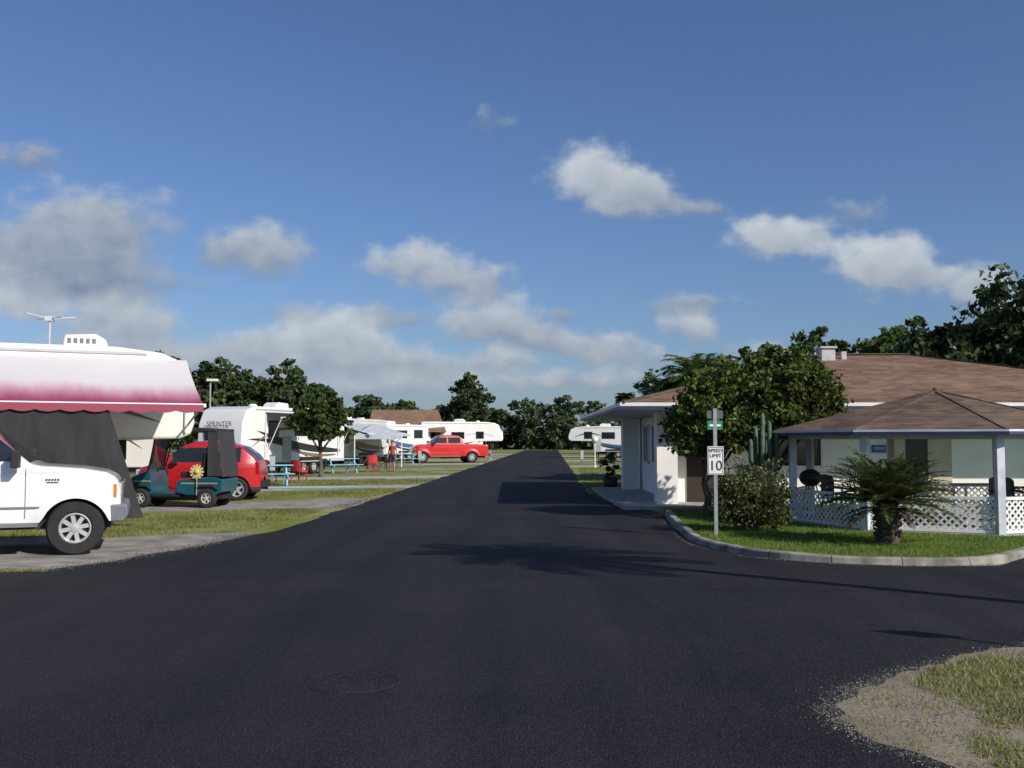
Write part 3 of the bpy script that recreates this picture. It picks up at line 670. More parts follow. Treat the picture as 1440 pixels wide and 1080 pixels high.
def golfcart():
    o=Obj('golf_cart',(-8.1,24.7,0),176,(1.0,1,1.04))
    bd=o.part('body',TEAL,.04)
    bd.prism([(1.18,.34),(1.2,.55),(1.1,.72),(.72,.86),(.62,.86),(.60,.40),(-.0,.36),(-.0,.30),(1.0,.30)],-.52,.52)
    bd.prism([(-1.15,.38),(-1.18,.66),(-.95,.72),(-.1,.66),(-.02,.58),(-.02,.36),(-.3,.30),(-1.0,.30)],-.56,.56)
    fl=o.part('floor',BLK); fl.bb(-.1,.64,-.5,.5,.26,.33); fl.bb(-1.1,1.1,-.35,.35,.2,.3)
    se=o.part('seats',BLK,.04); se.bb(-.62,-.1,-.5,.5,.70,.84); se.prism([(-.68,.82),(-.56,.82),(-.66,1.28),(-.76,1.26)],-.5,.5); se.bb(-1.15,-.76,-.5,.5,.72,.84)
    rf=o.part('roof',BLK,.03); rf.prism([(-1.02,1.76),(-1.0,1.83),(-.4,1.87),(.45,1.86),(.72,1.79),(.7,1.74)],-.58,.58)
    p=o.part('posts',BLK)
    for sg in(1,-1):
        p.tube([(.72,sg*.48,.84),(.60,sg*.50,1.3),(.52,sg*.52,1.78)],.02); p.tube([(-1.05,sg*.5,.7),(-1.0,sg*.52,1.3),(-.92,sg*.52,1.8)],.022); p.tube([(-.66,sg*.52,.7),(-.72,sg*.52,1.25),(-.92,sg*.52,1.78)],.015)
    p.tube([(.6,.22,.86),(.38,.22,1.05)],.02); p.lathe((.36,.22,1.06),[(.17,-.012),(.18,0),(.17,.012),(.16,0),(.17,-.012)],'y',20)
    ws=o.part('windshield',nmat('smoked_plastic',(.05,.06,.06),.1,spec=.7)); ws.add([(.73,-.46,.86),(.73,.46,.86),(.55,.49,1.72),(.55,-.49,1.72)],[(0,1,2,3)])
    cv=o.part('rear_enclosure',MESH)
    for sg in(1,-1): cv.add([(-1.16,sg*.57,.74),(-.80,sg*.57,.74),(-.80,sg*.57,1.76),(-1.02,sg*.57,1.76)],[(0,1,2,3)])
    cv.add([(-1.17,-.57,.72),(-1.17,.57,.72),(-1.03,.57,1.78),(-1.03,-.57,1.78)],[(0,1,2,3)])
    t=o.part('tires',RUB); rm=o.part('rims',LGREY); dk=o.part('spoke_gap_shade',BLK)
    for x in(.86,-.78):
        for sg in(1,-1): wheel(t,rm,dk,(x,sg*.5,.225),.225,.2,.12,sg,5)
    fd=o.part('fenders',BLK,.02)
    for sg in(1,-1): fd.prism([(1.14,.42),(1.0,.54),(.72,.54),(.58,.42),(.7,.49),(1.0,.49)],min(sg*.5,sg*.6),max(sg*.5,sg*.6)); fd.prism([(-.5,.42),(-.62,.54),(-.94,.54),(-1.08,.42),(-.94,.49),(-.64,.49)],min(sg*.56,sg*.62),max(sg*.56,sg*.62))
    st=o.part('stripes',TAN)
    for sg in(1,-1): st.box((-.6,sg*.562,.57),(.9,.008,.03)); st.box((.85,sg*.523,.62),(.45,.008,.03))
    hl=o.part('headlights',LGREY,.01)
    for sg in(1,-1): hl.box((1.17,sg*.36,.62),(.08,.18,.09))
    fy=o.part('flower_petals',nmat('petal_cream',(.6,.52,.25),.6)); fc=o.part('flower_centre',YEL,smooth=True)
    for i in range(12):
        a=i*math.pi/6; rot=Matrix(((math.cos(a),0,-math.sin(a)),(0,1,0),(math.sin(a),0,math.cos(a))))
        fy.box((-.55+.11*math.cos(a),.60,.84+.11*math.sin(a)),(.12,.012,.045),rot)
    fc.sphere((-.55,.61,.84),.055,8,1); st.cyl((-.55,.6,.3),(-.55,.6,.74),.012)
    o.done()
golfcart()
# ------------------------------------------------------------------ recreational vehicles
def swoosh(b,y,x0,z0,x1,z1,bend,th,n=16):
    up=[];dn=[]
    for i in range(n+1):
        t=i/n; x=x0+(x1-x0)*t; z=z0+(z1-z0)*t+bend*math.sin(math.pi*t); h=th*math.sin(math.pi*min(1,t*.92+.08))**.7*.5
        up.append((x,y,z+h)); dn.append((x,y,z-h))
    for i in range(n): b.add([up[i],up[i+1],dn[i+1],dn[i]],[(0,1,2,3)])
def rv(name,loc,rz,L,H,fifth=False,W=2.45,graph=(DGRAPH,TGRAPH),slide=None,awn=None,zb=.6,ac=True,endwin=True,body=GEL,label=None):
    o=Obj(name,loc,rz); h=L/2; w=W/2
    if fifth: prof=[(-h,zb),(-h,H-.12),(-h+.12,H-.02),(-h+1,H),(h-1.6,H),(h-.7,H-.10),(h-.25,H-.3),(h-.06,H-.75),(h,2.0),(h-.08,1.75),(h-.3,1.66),(h-2.3,1.62),(h-2.55,1.4),(h-2.65,zb)]
    else: prof=[(-h,zb),(-h,H-.12),(-h+.12,H-.02),(-h+1,H),(h-.9,H),(h-.4,H-.18),(h-.08,H-.8),(h,1.5),(h-.02,1.1),(h-.25,zb+.05),(h-.4,zb)]
    b=o.part('body',body,.07); b.prism(prof,-w,w)
    g1=o.part('graphics',graph[0]); g2=o.part('graphics_accent',graph[1])
    wn=o.part('windows',GLASS,.01); fr=o.part('window_frames',BLK,.01); ul=o.part('underframe',BLK); ul.bb(-h+.2,h-(3.0 if fifth else .6),-w+.25,w-.25,.35,zb)
    t=o.part('tires',RUB); rm=o.part('rims',LGREY); dk=o.part('spoke_gap_shade',BLK); tr=o.part('trim',LGREY)
    for x in(-h*.25-.45,-h*.25+.45):
        for sg in(1,-1): wheel(t,rm,dk,(x,sg*(w-.14),.36),.36,.22,.19,sg,5)
    for sg in(1,-1):
        y=sg*(w+.006)
        fr.prism([(-h*.25-.95,zb-.02),(-h*.25-.8,.86),(-h*.25+.8,.86),(-h*.25+.95,zb-.02)],min(sg*(w-.1),sg*(w+.01)),max(sg*(w-.1),sg*(w+.01)))
        swoosh(g1,y,-h*.9,zb+.55,h*(.3 if fifth else .75),zb+(1.0 if fifth else 1.5),-.25,.34)
        if not fifth: swoosh(g1,y,-h*.2,zb+.3,h*.9,zb+1.1,.25,.2)
        swoosh(g2,y+sg*.004,-h*.8,zb+.35,h*.3,zb+.8,-.2,.16); swoosh(g2,y+sg*.004,h*.1,zb+1.6,h*.85,zb+(1.4 if fifth else .7),.3,.12)
        for x,ww,hh in((-h*.65,.9,.6),(-h*.1,1.2,.55),(h*.45,.7,.6)):
            fr.bb(x-ww/2-.05,x+ww/2+.05,min(y,y+sg*.015),max(y,y+sg*.015),zb+1.32-.05,zb+1.32+hh+.05)
            wn.bb(x-ww/2,x+ww/2,min(y,y+sg*.022),max(y,y+sg*.022),zb+1.32,zb+1.32+hh)
        dx=h*.2
        if sg>0: tr.bb(dx-.36,dx+.36,min(y,y+sg*.01),max(y,y+sg*.01),zb+.1,zb+1.25)
        tr.bb(-h+.15,h-1.0,min(y,y+sg*.02),max(y,y+sg*.02),H-.16,H-.11)
        tr.bb(-h+.05,h-(2.8 if fifth else .5),min(y,y+sg*.012),max(y,y+sg*.012),zb+.02,zb+.07)
    if endwin:
        hx=h-.005
        if fifth: wn.box((h-.03,0,2.35),(.04,1.3,.5))
        else:
            fr.bb(hx-.02,hx+.02,-.8,.8,1.55,2.15); wn.bb(hx-.01,hx+.03,-.74,.74,1.6,2.1)
            g1.bb(hx-.1,hx+.012,-w+.1,w-.1,zb+.1,zb+.35)
        fr.bb(-h-.012,-h,-.6,.6,1.7,2.3); wn.bb(-h-.02,-h-.013,-.55,.55,1.75,2.25)
    tlr=o.part('tail_lights',REDL)
    for sg in(1,-1): tlr.bb(-h-.02,-h-.001,sg*(w-.2)-.06,sg*(w-.2)+.06,zb+.2,zb+.5)
    if ac:
        a=o.part('roof_air_conditioner',WHITE,.05); a.prism([(-.5,H),(-.45,H+.26),(.3,H+.3),(.55,H+.18),(.6,H)],-.38,.38); a.bb(-h*.6-.2,-h*.6+.2,-.2,.2,H,H+.13); a.lathe((h*.5,.2,H),[(.001,.16),(.14,.15),(.2,.1),(.22,0)],'z',18)
        gr=o.part('air_conditioner_vents',GREY)
        for i in range(6): gr.box((-.35+i*.13,-.388,H+.13),(.07,.012,.14))
    if slide:
        sx,sl,ss=slide; s2=o.part('slide_out',body,.03); y0=ss*(w-.1); y1=ss*(w+.75); s2.bb(sx-sl/2,sx+sl/2,min(y0,y1),max(y0,y1),zb+.1,H-.5)
        yy=y1+ss*.008; fr.bb(sx-.75,sx+.75,min(yy,yy+ss*.012),max(yy,yy+ss*.012),zb+1.2,zb+1.95); wn.bb(sx-.7,sx+.7,min(yy,yy+ss*.02),max(yy,yy+ss*.02),zb+1.25,zb+1.9); swoosh(g1,yy,sx-sl*.4,zb+.5,sx+sl*.4,zb+.9,.1,.15)
    if not fifth:
        hi=o.part('hitch',BLK); hi.beam((h-.3,-.7,.5),(h+1.0,0,.5),.08,.12); hi.beam((h-.3,.7,.5),(h+1.0,0,.5),.08,.12); hi.cyl((h+.8,0,0),(h+.8,0,.6),.04); gt=o.part('propane_tanks',WHITE,smooth=True)
        for y in(-.18,.18): gt.tube([(h+.3,y,.55),(h+.3,y,.6),(h+.3,y,.95),(h+.3,y,1.05)],[.1,.15,.15,.06],14)
    else:
        jk=o.part('landing_gear',BLK)
        for sg in(1,-1): jk.cyl((h-2.8,sg*(w-.25),0),(h-2.8,sg*(w-.25),.8),.05)
        jk.bb(h-1.5,h-1.3,-.1,.1,1.2,1.7)
    if awn:
        sg,x0,x1,ext,z0,z1,m=awn; fb=o.part('awning',m,smooth=True); V=[];F=[];nx,ny=40,10
        for i in range(nx+1):
            for j in range(ny+1):
                tt=j/ny; V.append((x0+(x1-x0)*i/nx,sg*(w+.02+ext*tt),z0+(z1-z0)*tt-.10*math.sin(math.pi*tt)*(.7+.3*math.sin(i*.4))+.015*math.sin(i*1.1)*tt))
        for i in range(nx):
            for j in range(ny): F.append((i*(ny+1)+j,(i+1)*(ny+1)+j,(i+1)*(ny+1)+j+1,i*(ny+1)+j+1))
        fb.add(V,F)
        pl=o.part('awning_frame',WHITE); ye=sg*(w+.02+ext)
        pl.cyl((x0-.05,ye,z1-.02),(x1+.05,ye,z1-.02),.045)
        for x in(x0,x1): pl.tube([(x,ye,z1),(x,sg*(w+.05),zb+.4 if not fifth else 1.9)],.022); pl.tube([(x,sg*(w+.05),z0-.1),(x,sg*(w+.05),zb+.3 if not fifth else 1.8)],.03)
        vl=o.part('awning_valance',m); n=int((x1-x0)*10)
        for i in range(n):
            xa=x0+(x1-x0)*i/n; xb=x0+(x1-x0)*(i+1)/n; k0=.12+.04*abs(math.sin(i*math.pi/4)); k1=.12+.04*abs(math.sin((i+1)*math.pi/4))
            vl.add([(xa,ye+sg*.05,z1),(xb,ye+sg*.05,z1),(xb,ye+sg*.055,z1-k1),(xa,ye+sg*.055,z1-k0)],[(0,1,2,3)])
    if label: o.text('label',label,.32,(h+.012,0,2.38),(R(90),0,R(90)),DGRAPH)
    return o
o=rv('fifth_wheel_trailer',(-11.45,20.75,0),25,9,3.6,True,awn=(-1,-4.2,4.3,2.65,3.35,2.3,AWN),endwin=True)
an=o.part('tv_antenna',LGREY); an.cyl((1.6,-.5,3.58),(1.6,-.5,4.2),.025); an.tube([(1.15,-.7,4.27),(1.6,-.5,4.19),(2.1,-.3,4.27)],.02); an.tube([(1.35,-.2,4.21),(1.85,-.8,4.21)],.015); an.bb(1.5,1.7,-.56,-.44,4.15,4.25)
a2=o.part('roof_air_conditioner_rear',WHITE,.05); a2.prism([(1.85,3.6),(1.88,3.84),(2.5,3.88),(2.7,3.76),(2.75,3.58)],-.9,-.2)
gg=o.part('air_conditioner_vents_rear',GREY)
for i in range(5): gg.box((1.98+i*.12,-.91,3.72),(.07,.012,.1))
sc_=o.part('privacy_screen',MESH); ye=-(1.225+.02+2.65)
V=[];F=[];nx,ny=44,8
for i in range(nx+1):
    for j in range(ny+1):
        t=j/ny; xr=2.6+.7*t; V.append((-4.2+(xr+4.2)*i/nx,ye-.02+.35*t+.03*math.sin(i*1.3)*t,2.26-2.1*t))
for i in range(nx):
    for j in range(ny): F.append((i*(ny+1)+j,(i+1)*(ny+1)+j,(i+1)*(ny+1)+j+1,i*(ny+1)+j+1))
sc_.add(V,F)
o.done()
rv('travel_trailer',(-11.5,48.6,0),248,8.6,3.2,slide=(-1.5,3.2,-1),awn=(1,-3.6,2.6,.9,2.95,2.7,BLK),label='SPRINTER').done()
rv('travel_trailer',(-17.5,38.5,0),25,7,3.0,graph=(TGRAPH,DGRAPH),body=GELT).done()
rv('travel_trailer',(-11.2,66,0),245,7,3.1,graph=(TGRAPH,DGRAPH),awn=(1,-2.5,2.5,2.4,2.8,2.1,CANV),body=GELT).done()
rv('travel_trailer',(-10.2,82,0),230,7,3.0,graph=(BGRAPH,DGRAPH)).done()
rv('fifth_wheel_trailer',(-5.2,97,0),18,8.0,3.5,True,graph=(TGRAPH,LGREY)).done()
rv('fifth_wheel_trailer',(-5.5,125,0),20,8.5,3.5,True,graph=(TGRAPH,LGREY)).done()
rv('fifth_wheel_trailer',(9.3,99,0),170,7.2,3.1,True,graph=(BGRAPH,DGRAPH)).done()
rv('travel_trailer',(6.2,43.5,0),262,7,2.75,graph=(LGREY,BGRAPH),W=2.4,ac=False).done()
rv('travel_trailer',(13,80,0),200,7,3,graph=(TGRAPH,DGRAPH)).done()
o=Obj('canopy_tent',(-8.9,64,0),20); b=o.part('cover',CANV); q=1.5
b.add([(-q,-q,2.0),(q,-q,2.0),(q,q,2.0),(-q,q,2.0),(0,0,2.75),(-q,-q,1.75),(q,-q,1.75),(q,q,1.75),(-q,q,1.75)],[(0,1,4),(1,2,4),(2,3,4),(3,0,4),(0,5,6,1),(1,6,7,2),(2,7,8,3),(3,8,5,0)])
p=o.part('legs',WHITE)
for x in(-q,q):
    for y in(-q,q): p.bb(x-.025,x+.025,y-.025,y+.025,0,2.0)
o.done()
o=Obj('cottage',(-10.4,97,0),10); w=o.part('walls',BROWNW); w.bb(-3.2,3.2,-2.5,2.5,0,2.6)
r_=o.part('roof',SHING); r_.add([(-3.7,-3.1,2.5),(3.7,-3.1,2.5),(3.7,3.1,2.5),(-3.7,3.1,2.5),(-3.2,0,4.7),(3.2,0,4.7)],[(0,1,5,4),(1,2,5),(2,3,4,5),(3,0,4)])
wn=o.part('windows',GLASS); wn.bb(-2.2,-1.2,-2.53,-2.505,1.1,2.0); wn.bb(1.2,2.2,-2.53,-2.505,1.1,2.0); dd=o.part('door',WHITE); dd.bb(-.4,.4,-2.53,-2.505,0,2.0); o.done()
def picnic(loc,rz):
    o=Obj('picnic_table',loc,rz); b=o.part('top',LBLUE,.01)
    for i in range(5): b.bb(-.9,.9,-.37+i*.15,-.37+i*.15+.14,.72,.76)
    for y in(-.75,.62):
        b.bb(-.9,.9,y-.02,y+.15,.42,.46)
    l=o.part('legs',LBLUE)
    for x in(-.65,.65):
        l.beam((x,-.6,0),(x,-.2,.72),.05,.09); l.beam((x,.6,0),(x,.2,.72),.05,.09); l.beam((x,-.76,.38),(x,.76,.38),.04,.09)
    o.done()
picnic((-8.9,36.3,0),20); picnic((-8.7,50.5,0),35); picnic((-2.6,88,0),10); picnic((-7.5,69,0),10)
REDF=nmat('red_fabric',(.45,.03,.03),.8)
chair((-8.2,38.5,0),150,REDF,'folding_chair'); chair((-7.3,52,0),200,REDF,'folding_chair'); chair((-6.9,56,0),170,BLK,'folding_chair'); chair((-9.5,39,0),150,BLK,'folding_chair')
def bicycle(loc,rz):
    o=Obj('bicycle',loc,rz); t=o.part('tires',RUB); f=o.part('frame',DOOR)
    for x in(-.5,.5):
        t.lathe((x,0,.33),[(.33,-.015),(.345,0),(.33,.015),(.315,0),(.33,-.015)],'y',24)
        for a in range(0,180,30): f.cyl((x-.32*math.cos(R(a)),0,.33-.32*math.sin(R(a))),(x+.32*math.cos(R(a)),0,.33+.32*math.sin(R(a))),.004,n=4)
    for a,b_ in(((-.5,.33),(-.15,.8)),((-.15,.8),(.35,.8)),((.35,.8),(-.08,.3)),((-.08,.3),(-.15,.85)),((-.5,.33),(-.08,.3)),((.5,.33),(.33,.98))): f.cyl((a[0],0,a[1]),(b_[0],0,b_[1]),.018,n=8)
    f.cyl((.33,-.25,.98),(.33,.25,.98),.015,n=8); f.bb(-.28,-.02,-.07,.07,.86,.91); o.done()
bicycle((-7.0,54,0),20); bicycle((-7.6,53.3,0),50)
# distant standing person beside the picnic tables
def clothes():
    m,nt,out=_nt('clothes_and_skin'); L=nt.links.new
    tc=N(nt,'ShaderNodeTexCoord'); sx=N(nt,'ShaderNodeSeparateXYZ'); L(tc.outputs['Object'],sx.inputs[0])
    mr=N(nt,'ShaderNodeMapRange'); mr.inputs[2].default_value=1.8; L(sx.outputs['Z'],mr.inputs[0])
    cr=N(nt,'ShaderNodeValToRGB'); cr.color_ramp.interpolation='CONSTANT'; e=cr.color_ramp.elements
    e[0].position=0; e[0].color=(.03,.03,.03,1); e[1].position=.045; e[1].color=(.38,.22,.15,1)
    for p_,c in((.30,(.05,.06,.10)),(.54,(.42,.06,.05)),(.80,(.40,.23,.16))):
        q=e.new(p_); q.color=c4(c)
    L(mr.outputs[0],cr.inputs[0])
    ab=N(nt,'ShaderNodeMath',operation='ABSOLUTE'); L(sx.outputs['X'],ab.inputs[0])
    gt=N(nt,'ShaderNodeMath',operation='GREATER_THAN'); gt.inputs[1].default_value=.225; L(ab.outputs[0],gt.inputs[0])
    lt=N(nt,'ShaderNodeMath',operation='LESS_THAN'); lt.inputs[1].default_value=1.2; L(sx.outputs['Z'],lt.inputs[0])
    mu=N(nt,'ShaderNodeMath',operation='MULTIPLY'); L(gt.outputs[0],mu.inputs[0]); L(lt.outputs[0],mu.inputs[1])
    mx=N(nt,'ShaderNodeMix',data_type='RGBA'); mx.inputs[7].default_value=(.38,.22,.15,1); L(mu.outputs[0],mx.inputs[0]); L(cr.outputs[0],mx.inputs[6])
    p=N(nt,'ShaderNodeBsdfPrincipled'); p.inputs['Roughness'].default_value=.8; L(mx.outputs[2],p.inputs['Base Color']); L(p.outputs[0],out.inputs[0]); return m
def person(loc,rz):
    o=Obj('standing_person',loc,rz,.95); V=[];E=[];Rr=[]
    def v(p,r,par=None):
        V.append(p); Rr.append(r)
        if par is not None: E.append((par,len(V)-1))
        return len(V)-1
    pel=v((0,0,.95),(.15,.11)); wa=v((0,0,1.12),(.14,.10),pel); che=v((0,-.01,1.32),(.17,.115),wa); nk=v((0,0,1.48),(.06,.06),che); hd=v((0,-.01,1.60),(.075,.09),nk); v((0,-.01,1.70),(.07,.085),hd)
    for s in(-1,1):
        hp=v((s*.09,0,.88),(.09,.09),pel); kn=v((s*.10,-.02,.49),(.058,.06),hp); an_=v((s*.11,.02,.09),(.038,.04),kn); v((s*.12,-.14,.035),(.04,.03),an_)
        sh=v((s*.18,0,1.42),(.06,.06),che); el_=v((s*.25,.03,1.15),(.043,.043),sh); wr=v((s*.27,-.08,.92),(.028,.028),el_); pm=v((s*.272,-.10,.86),(.022,.036),wr)
        for k,(dy,l) in enumerate(((-.03,.07),(-.01,.085),(.01,.08),(.028,.06))):
            a=v((s*.275,-.10+dy,.83),(.009,.009),pm); v((s*.268,-.11+dy,.83-l),(.008,.008),a)
        a=v((s*.262,-.145,.865),(.01,.01),pm); v((s*.255,-.16,.82),(.009,.009),a)
    me=bpy.data.meshes.new('body'); me.from_pydata(V,E,[]); me.materials.append(clothes())
    ob=o.child('body',me); sk=ob.modifiers.new('skin','SKIN'); sk.use_smooth_shade=True
    for i,r in enumerate(Rr): me.skin_vertices[0].data[i].radius=r; me.skin_vertices[0].data[i].use_root=(i==0)
    sb_=ob.modifiers.new('sub','SUBSURF'); sb_.levels=1; sb_.render_levels=1
    h=o.part('hair',DOOR,smooth=True); h.sphere((0,.015,1.69),.092,8,.85)
    f=o.part('face',nmat('face_skin',(.36,.2,.14),.7),smooth=True); f.sphere((0,-.105,1.63),.016,6,1.3); f.sphere((-.085,0,1.64),.02,6,1.4); f.sphere((.085,0,1.64),.02,6,1.4)
    ey=o.part('eyes_and_mouth',DOOR); ey.sphere((-.03,-.088,1.66),.009,6); ey.sphere((.03,-.088,1.66),.009,6); ey.box((0,-.092,1.59),(.045,.01,.008))
    o.done()
try:
    person((-6.3,52.6,0),-25)
except Exception as ex: print('person',ex)
for x,y in((-10.2,42.5),(-6.2,67),(4.9,70)):
    o=Obj('utility_pedestal',(x,y,0)); b=o.part('box',LGREY,.01); b.bb(-.1,.1,-.08,.08,.35,1.0); c=o.part('post',GREY); c.bb(-.05,.05,-.05,.05,0,.36); c=o.part('cap',GREY); c.bb(-.12,.12,-.1,.1,1.0,1.03); o.done()
def lamp(loc,h,r,name='street_lamp'):
    o=Obj(name,loc); p=o.part('post',WHITE if h<3 else GALV); p.tube([(0,0,0),(0,0,.1),(0,0,.12),(0,0,h)],[.09,.09,.045,.035],10); g=o.part('globe',WHITE,smooth=True); g.sphere((0,0,h+r*.8),r,10); o.done()
lamp((5.15,62,0),1.55,.21)
o=Obj('street_lamp',(-17.6,58,0)); p=o.part('post',GALV); p.tube([(0,0,0),(0,0,5.0)],[.08,.05],8); p.tube([(0,0,5),(.25,-.05,5.2),(.3,-.05,5.2)],.03); g=o.part('head',WHITE,.03); g.bb(-.2,.45,-.16,.06,5.1,5.25); o.done()
o=Obj('planter',(3.3,33.5,0)); b=o.part('pot',DOOR,smooth=True); b.lathe((0,0,0),[(.001,0),(.2,0),(.27,.4),(.25,.4),(.24,.35),(.001,.35)],'z',20); o.done(); o.child('leaves',npmesh('leaves',crown([(0,0,.75,.35,.35,.4)],900,.05),4,LEAF_C))
# ------------------------------------------------------------------ vegetation
tree('citrus_tree',(5.3,20.9,.05),[(-.2,0,2.55,.95,.9,.75),(.75,.1,2.6,.75,.8,.65),(.35,-.2,2.95,.75,.7,.5),(-.75,-.1,2.45,.6,.7,.6),(.1,-.3,2.05,.8,.6,.4),(1.1,0,2.25,.45,.5,.4),(.1,0,3.15,.5,.5,.35)],28000,.06,LEAF_C,.1,fork=.22,stems=2,clump=.33)
tree('citrus_tree',(4.1,20.6,.05),[(-.1,0,2.2,.65,.7,.55),(-.35,.1,1.75,.55,.6,.5),(.25,-.1,2.35,.45,.6,.4),(.35,-.2,1.8,.5,.5,.45),(.75,-.1,2.0,.4,.5,.45)],15000,.058,LEAF_C,.08,fork=.25,stems=2,clump=.33)
o=Obj('flowering_bush',(4.15,17.4,.05)); b=o.part('stems',BARK)
for i in range(34):
    a=random.uniform(0,6.28); r=random.uniform(.2,.68); z=random.uniform(.7,1.15); b.tube([(math.cos(a)*.12,math.sin(a)*.12,0),(r*.5*math.cos(a),r*.5*math.sin(a),z*.55),(r*math.cos(a),r*.9*math.sin(a),z)],[.014,.01,.005],5)
o.done(); o.child('leaves',npmesh('leaves',crown([(0,0,.66,.66,.6,.58),(-.25,0,.45,.42,.45,.4),(.3,0,.42,.45,.45,.38)],12000,.032,.3,.3),4,LEAF_B))
o=Obj('candelabra_cactus',(4.85,19.3,.05)); b=o.part('stems',CACT,smooth=True)
for x,y,h0,h1 in((0,0,0,2.1),(.14,.03,.7,1.95),(-.13,.02,.8,1.85),(.05,.14,.6,2.0),(.26,-.03,.9,1.7),(-.24,-.03,1.0,1.6),(-.04,-.13,.8,1.75)):
    pts=[(x*.2,y*.2,h0),(x*.8,y*.8,h0+.08),(x,y,h0+.2),(x,y,h1-.06),(x,y,h1)]; b.tube(pts,[.05,.05,.05,.045,.02],8)
o.done()
def sago(loc):
    o=Obj('sago_palm',loc); b=o.part('trunk',BARK)
    b.tube([(0,0,-.02),(0,0,.1),(.01,0,.3),(0,0,.5),(0,0,.62)],[.2,.18,.15,.17,.1],12)
    for i in range(200):
        a=random.uniform(0,6.28); z=random.uniform(.03,.58); b.beam((.14*math.cos(a),.14*math.sin(a),z),(.21*math.cos(a),.21*math.sin(a),z+.05),.035,.015)
    o.done(); V=[];X=[]
    for i in range(90):
        a=i*2.399+random.uniform(-.15,.15); t=i/90; el=R(78-70*t)+random.uniform(-.1,.1)
        frond(V,(.05*math.cos(a),.05*math.sin(a),.58),a,random.uniform(.95,1.22),el,R(66-16*t),.17,32,.02,.4,.04)
    for i in range(22):
        a=random.uniform(0,6.28); frond(X,(.06*math.cos(a),.06*math.sin(a),.52),a,random.uniform(.6,.85),R(random.uniform(-12,12)),R(45),.12,26,.014,.3,.03)
    o.child('fronds',npmesh('fronds',np.array([tuple(v) for v in V]),4,LEAF_P)); o.child('dry_fronds',npmesh('dry_fronds',np.array([tuple(v) for v in X]),4,LEAF_X))
sago((5.75,15.35,.05))
def palm(name,loc,h,L,n=22,r=.14,mat=LEAF_P,ll=.5,lean=0,lw=None):
    o=Obj(name,loc); b=o.part('trunk',BARK,smooth=True); b.tube([(0,0,-.05),(0,0,.3),(lean*.4,0,h*.5),(lean,0,h)],[r*1.4,r,r*.85,r*.8],10); o.done(); V=[]
    for i in range(n):
        a=i*2.399; t=i/n; frond(V,(lean,0,h),a,L*random.uniform(.85,1.1),R(75-85*t),R(95),ll,26,.05,.1,lw)
    o.child('fronds',npmesh('fronds',np.array([tuple(v) for v in V]),4,mat))
palm('tall_palm',(8.6,6.9,0),6.9,1.7,24,.12,lw=.07)
palm('feather_palm',(7.3,39,0),3.9,2.0,44,.12,LEAF_L,.7,lw=.09); palm('feather_palm',(6.4,40,0),3.3,1.7,34,.12,LEAF_L,.6,lw=.09)
def oak(name,loc,r,h,n,leaf,mat,tr=.3,k=9,low=.35):
    bl=[]
    for i in range(k):
        a=i*2.399+random.random(); rr=r*.66*math.sqrt((i+.3)/k); z=h*(low+.12)+(h*(1-low)*.55)*random.uniform(.1,1)*(1-.35*rr/r)
        s=r*random.uniform(.36,.52); bl.append((rr*math.cos(a),rr*math.sin(a),min(z,h-s*.6),s,s,s*.7))
    bl.append((0,0,h-r*.33,r*.45,r*.45,r*.3)); bl.append((0,0,h*(low+.25),r*.7,r*.7,h*(1-low)*.33))
    return tree(name,loc,bl,n,leaf,mat,tr,.4,clump=.34,aspect=.65)
tree('young_oak_tree',(-8.75,45.6,0),[(0,0,3.1,1.0,1.0,.75),(-.6,0,2.6,.85,.8,.6),(.6,.1,2.5,.85,.8,.6),(.1,-.3,2.1,1.0,.8,.5),(0,0,3.65,.55,.5,.5),(.85,0,3.0,.45,.5,.4)],11000,.1,LEAF_D,.09,.3)
oak('oak_tree',(-4.6,104,0),3.8,8.6,17000,.2,LEAF_O,.25,11,.22)
oak('oak_tree',(-24.5,84,0),5.5,8.9,19000,.24,LEAF_O,.35,13,.2); oak('oak_tree',(-19.5,86,0),4.2,8.4,14000,.24,LEAF_O,.35,12,.2); oak('oak_tree',(-29,82,0),5.0,9.3,13000,.26,LEAF_O,.35,10,.2)
oak('oak_tree',(-18.5,128,0),4.2,7.8,9000,.3,LEAF_F); oak('oak_tree',(-14.5,132,0),3.5,7.2,7000,.3,LEAF_D)
oak('oak_tree',(21.4,41.5,0),4.6,8.6,28000,.17,LEAF_O,.4,15,.12); oak('oak_tree',(24.6,39.5,0),5.0,10.2,26000,.17,LEAF_O,.4,15,.12)
oak('oak_tree',(15.6,50,0),3.1,7.4,15000,.17,LEAF_D,.3,12,.2); oak('leafy_tree',(18.6,49,0),2.8,7.4,14000,.17,LEAF_L,.3,12,.2); oak('oak_tree',(21.3,52,0),3.6,8.2,15000,.18,LEAF_D,.3,12,.15)
oak('leafy_tree',(13.6,54,0),2.6,6.9,8000,.2,LEAF_D,.3,9,.2); oak('oak_tree',(25.5,52,0),4,8.8,12000,.22,LEAF_O,.3,10,.15)
def belt(p,q,n,hmin,hmax,rad):
    out=[]
    for i in range(n):
        t=(i+random.random())/n; x=p[0]+(q[0]-p[0])*t; y=p[1]+(q[1]-p[1])*t+random.uniform(-6,6)
        h=random.uniform(hmin,hmax)*(1+.5*mnoise.noise(Vector((x*.06,y*.06,0)))); r=rad*random.uniform(.6,1.3)
        out+= [(x,y,h-r*.6,r,r,r*.7),(x+random.uniform(-2,2),y-1,h*.45,r*1.2,r,h*.32),(x,y,h*.15,r*1.3,r,h*.2)]
    return out
bl=belt((-90,185),(-8,205),32,6,8.5,2.8)+belt((-14,206),(34,196),30,7,9.5,2.4)+belt((30,150),(100,130),26,7,11,3.5)+belt((17,128),(34,140),10,7,9.5,2.4)+belt((-110,120),(-40,150),20,7,10,4)
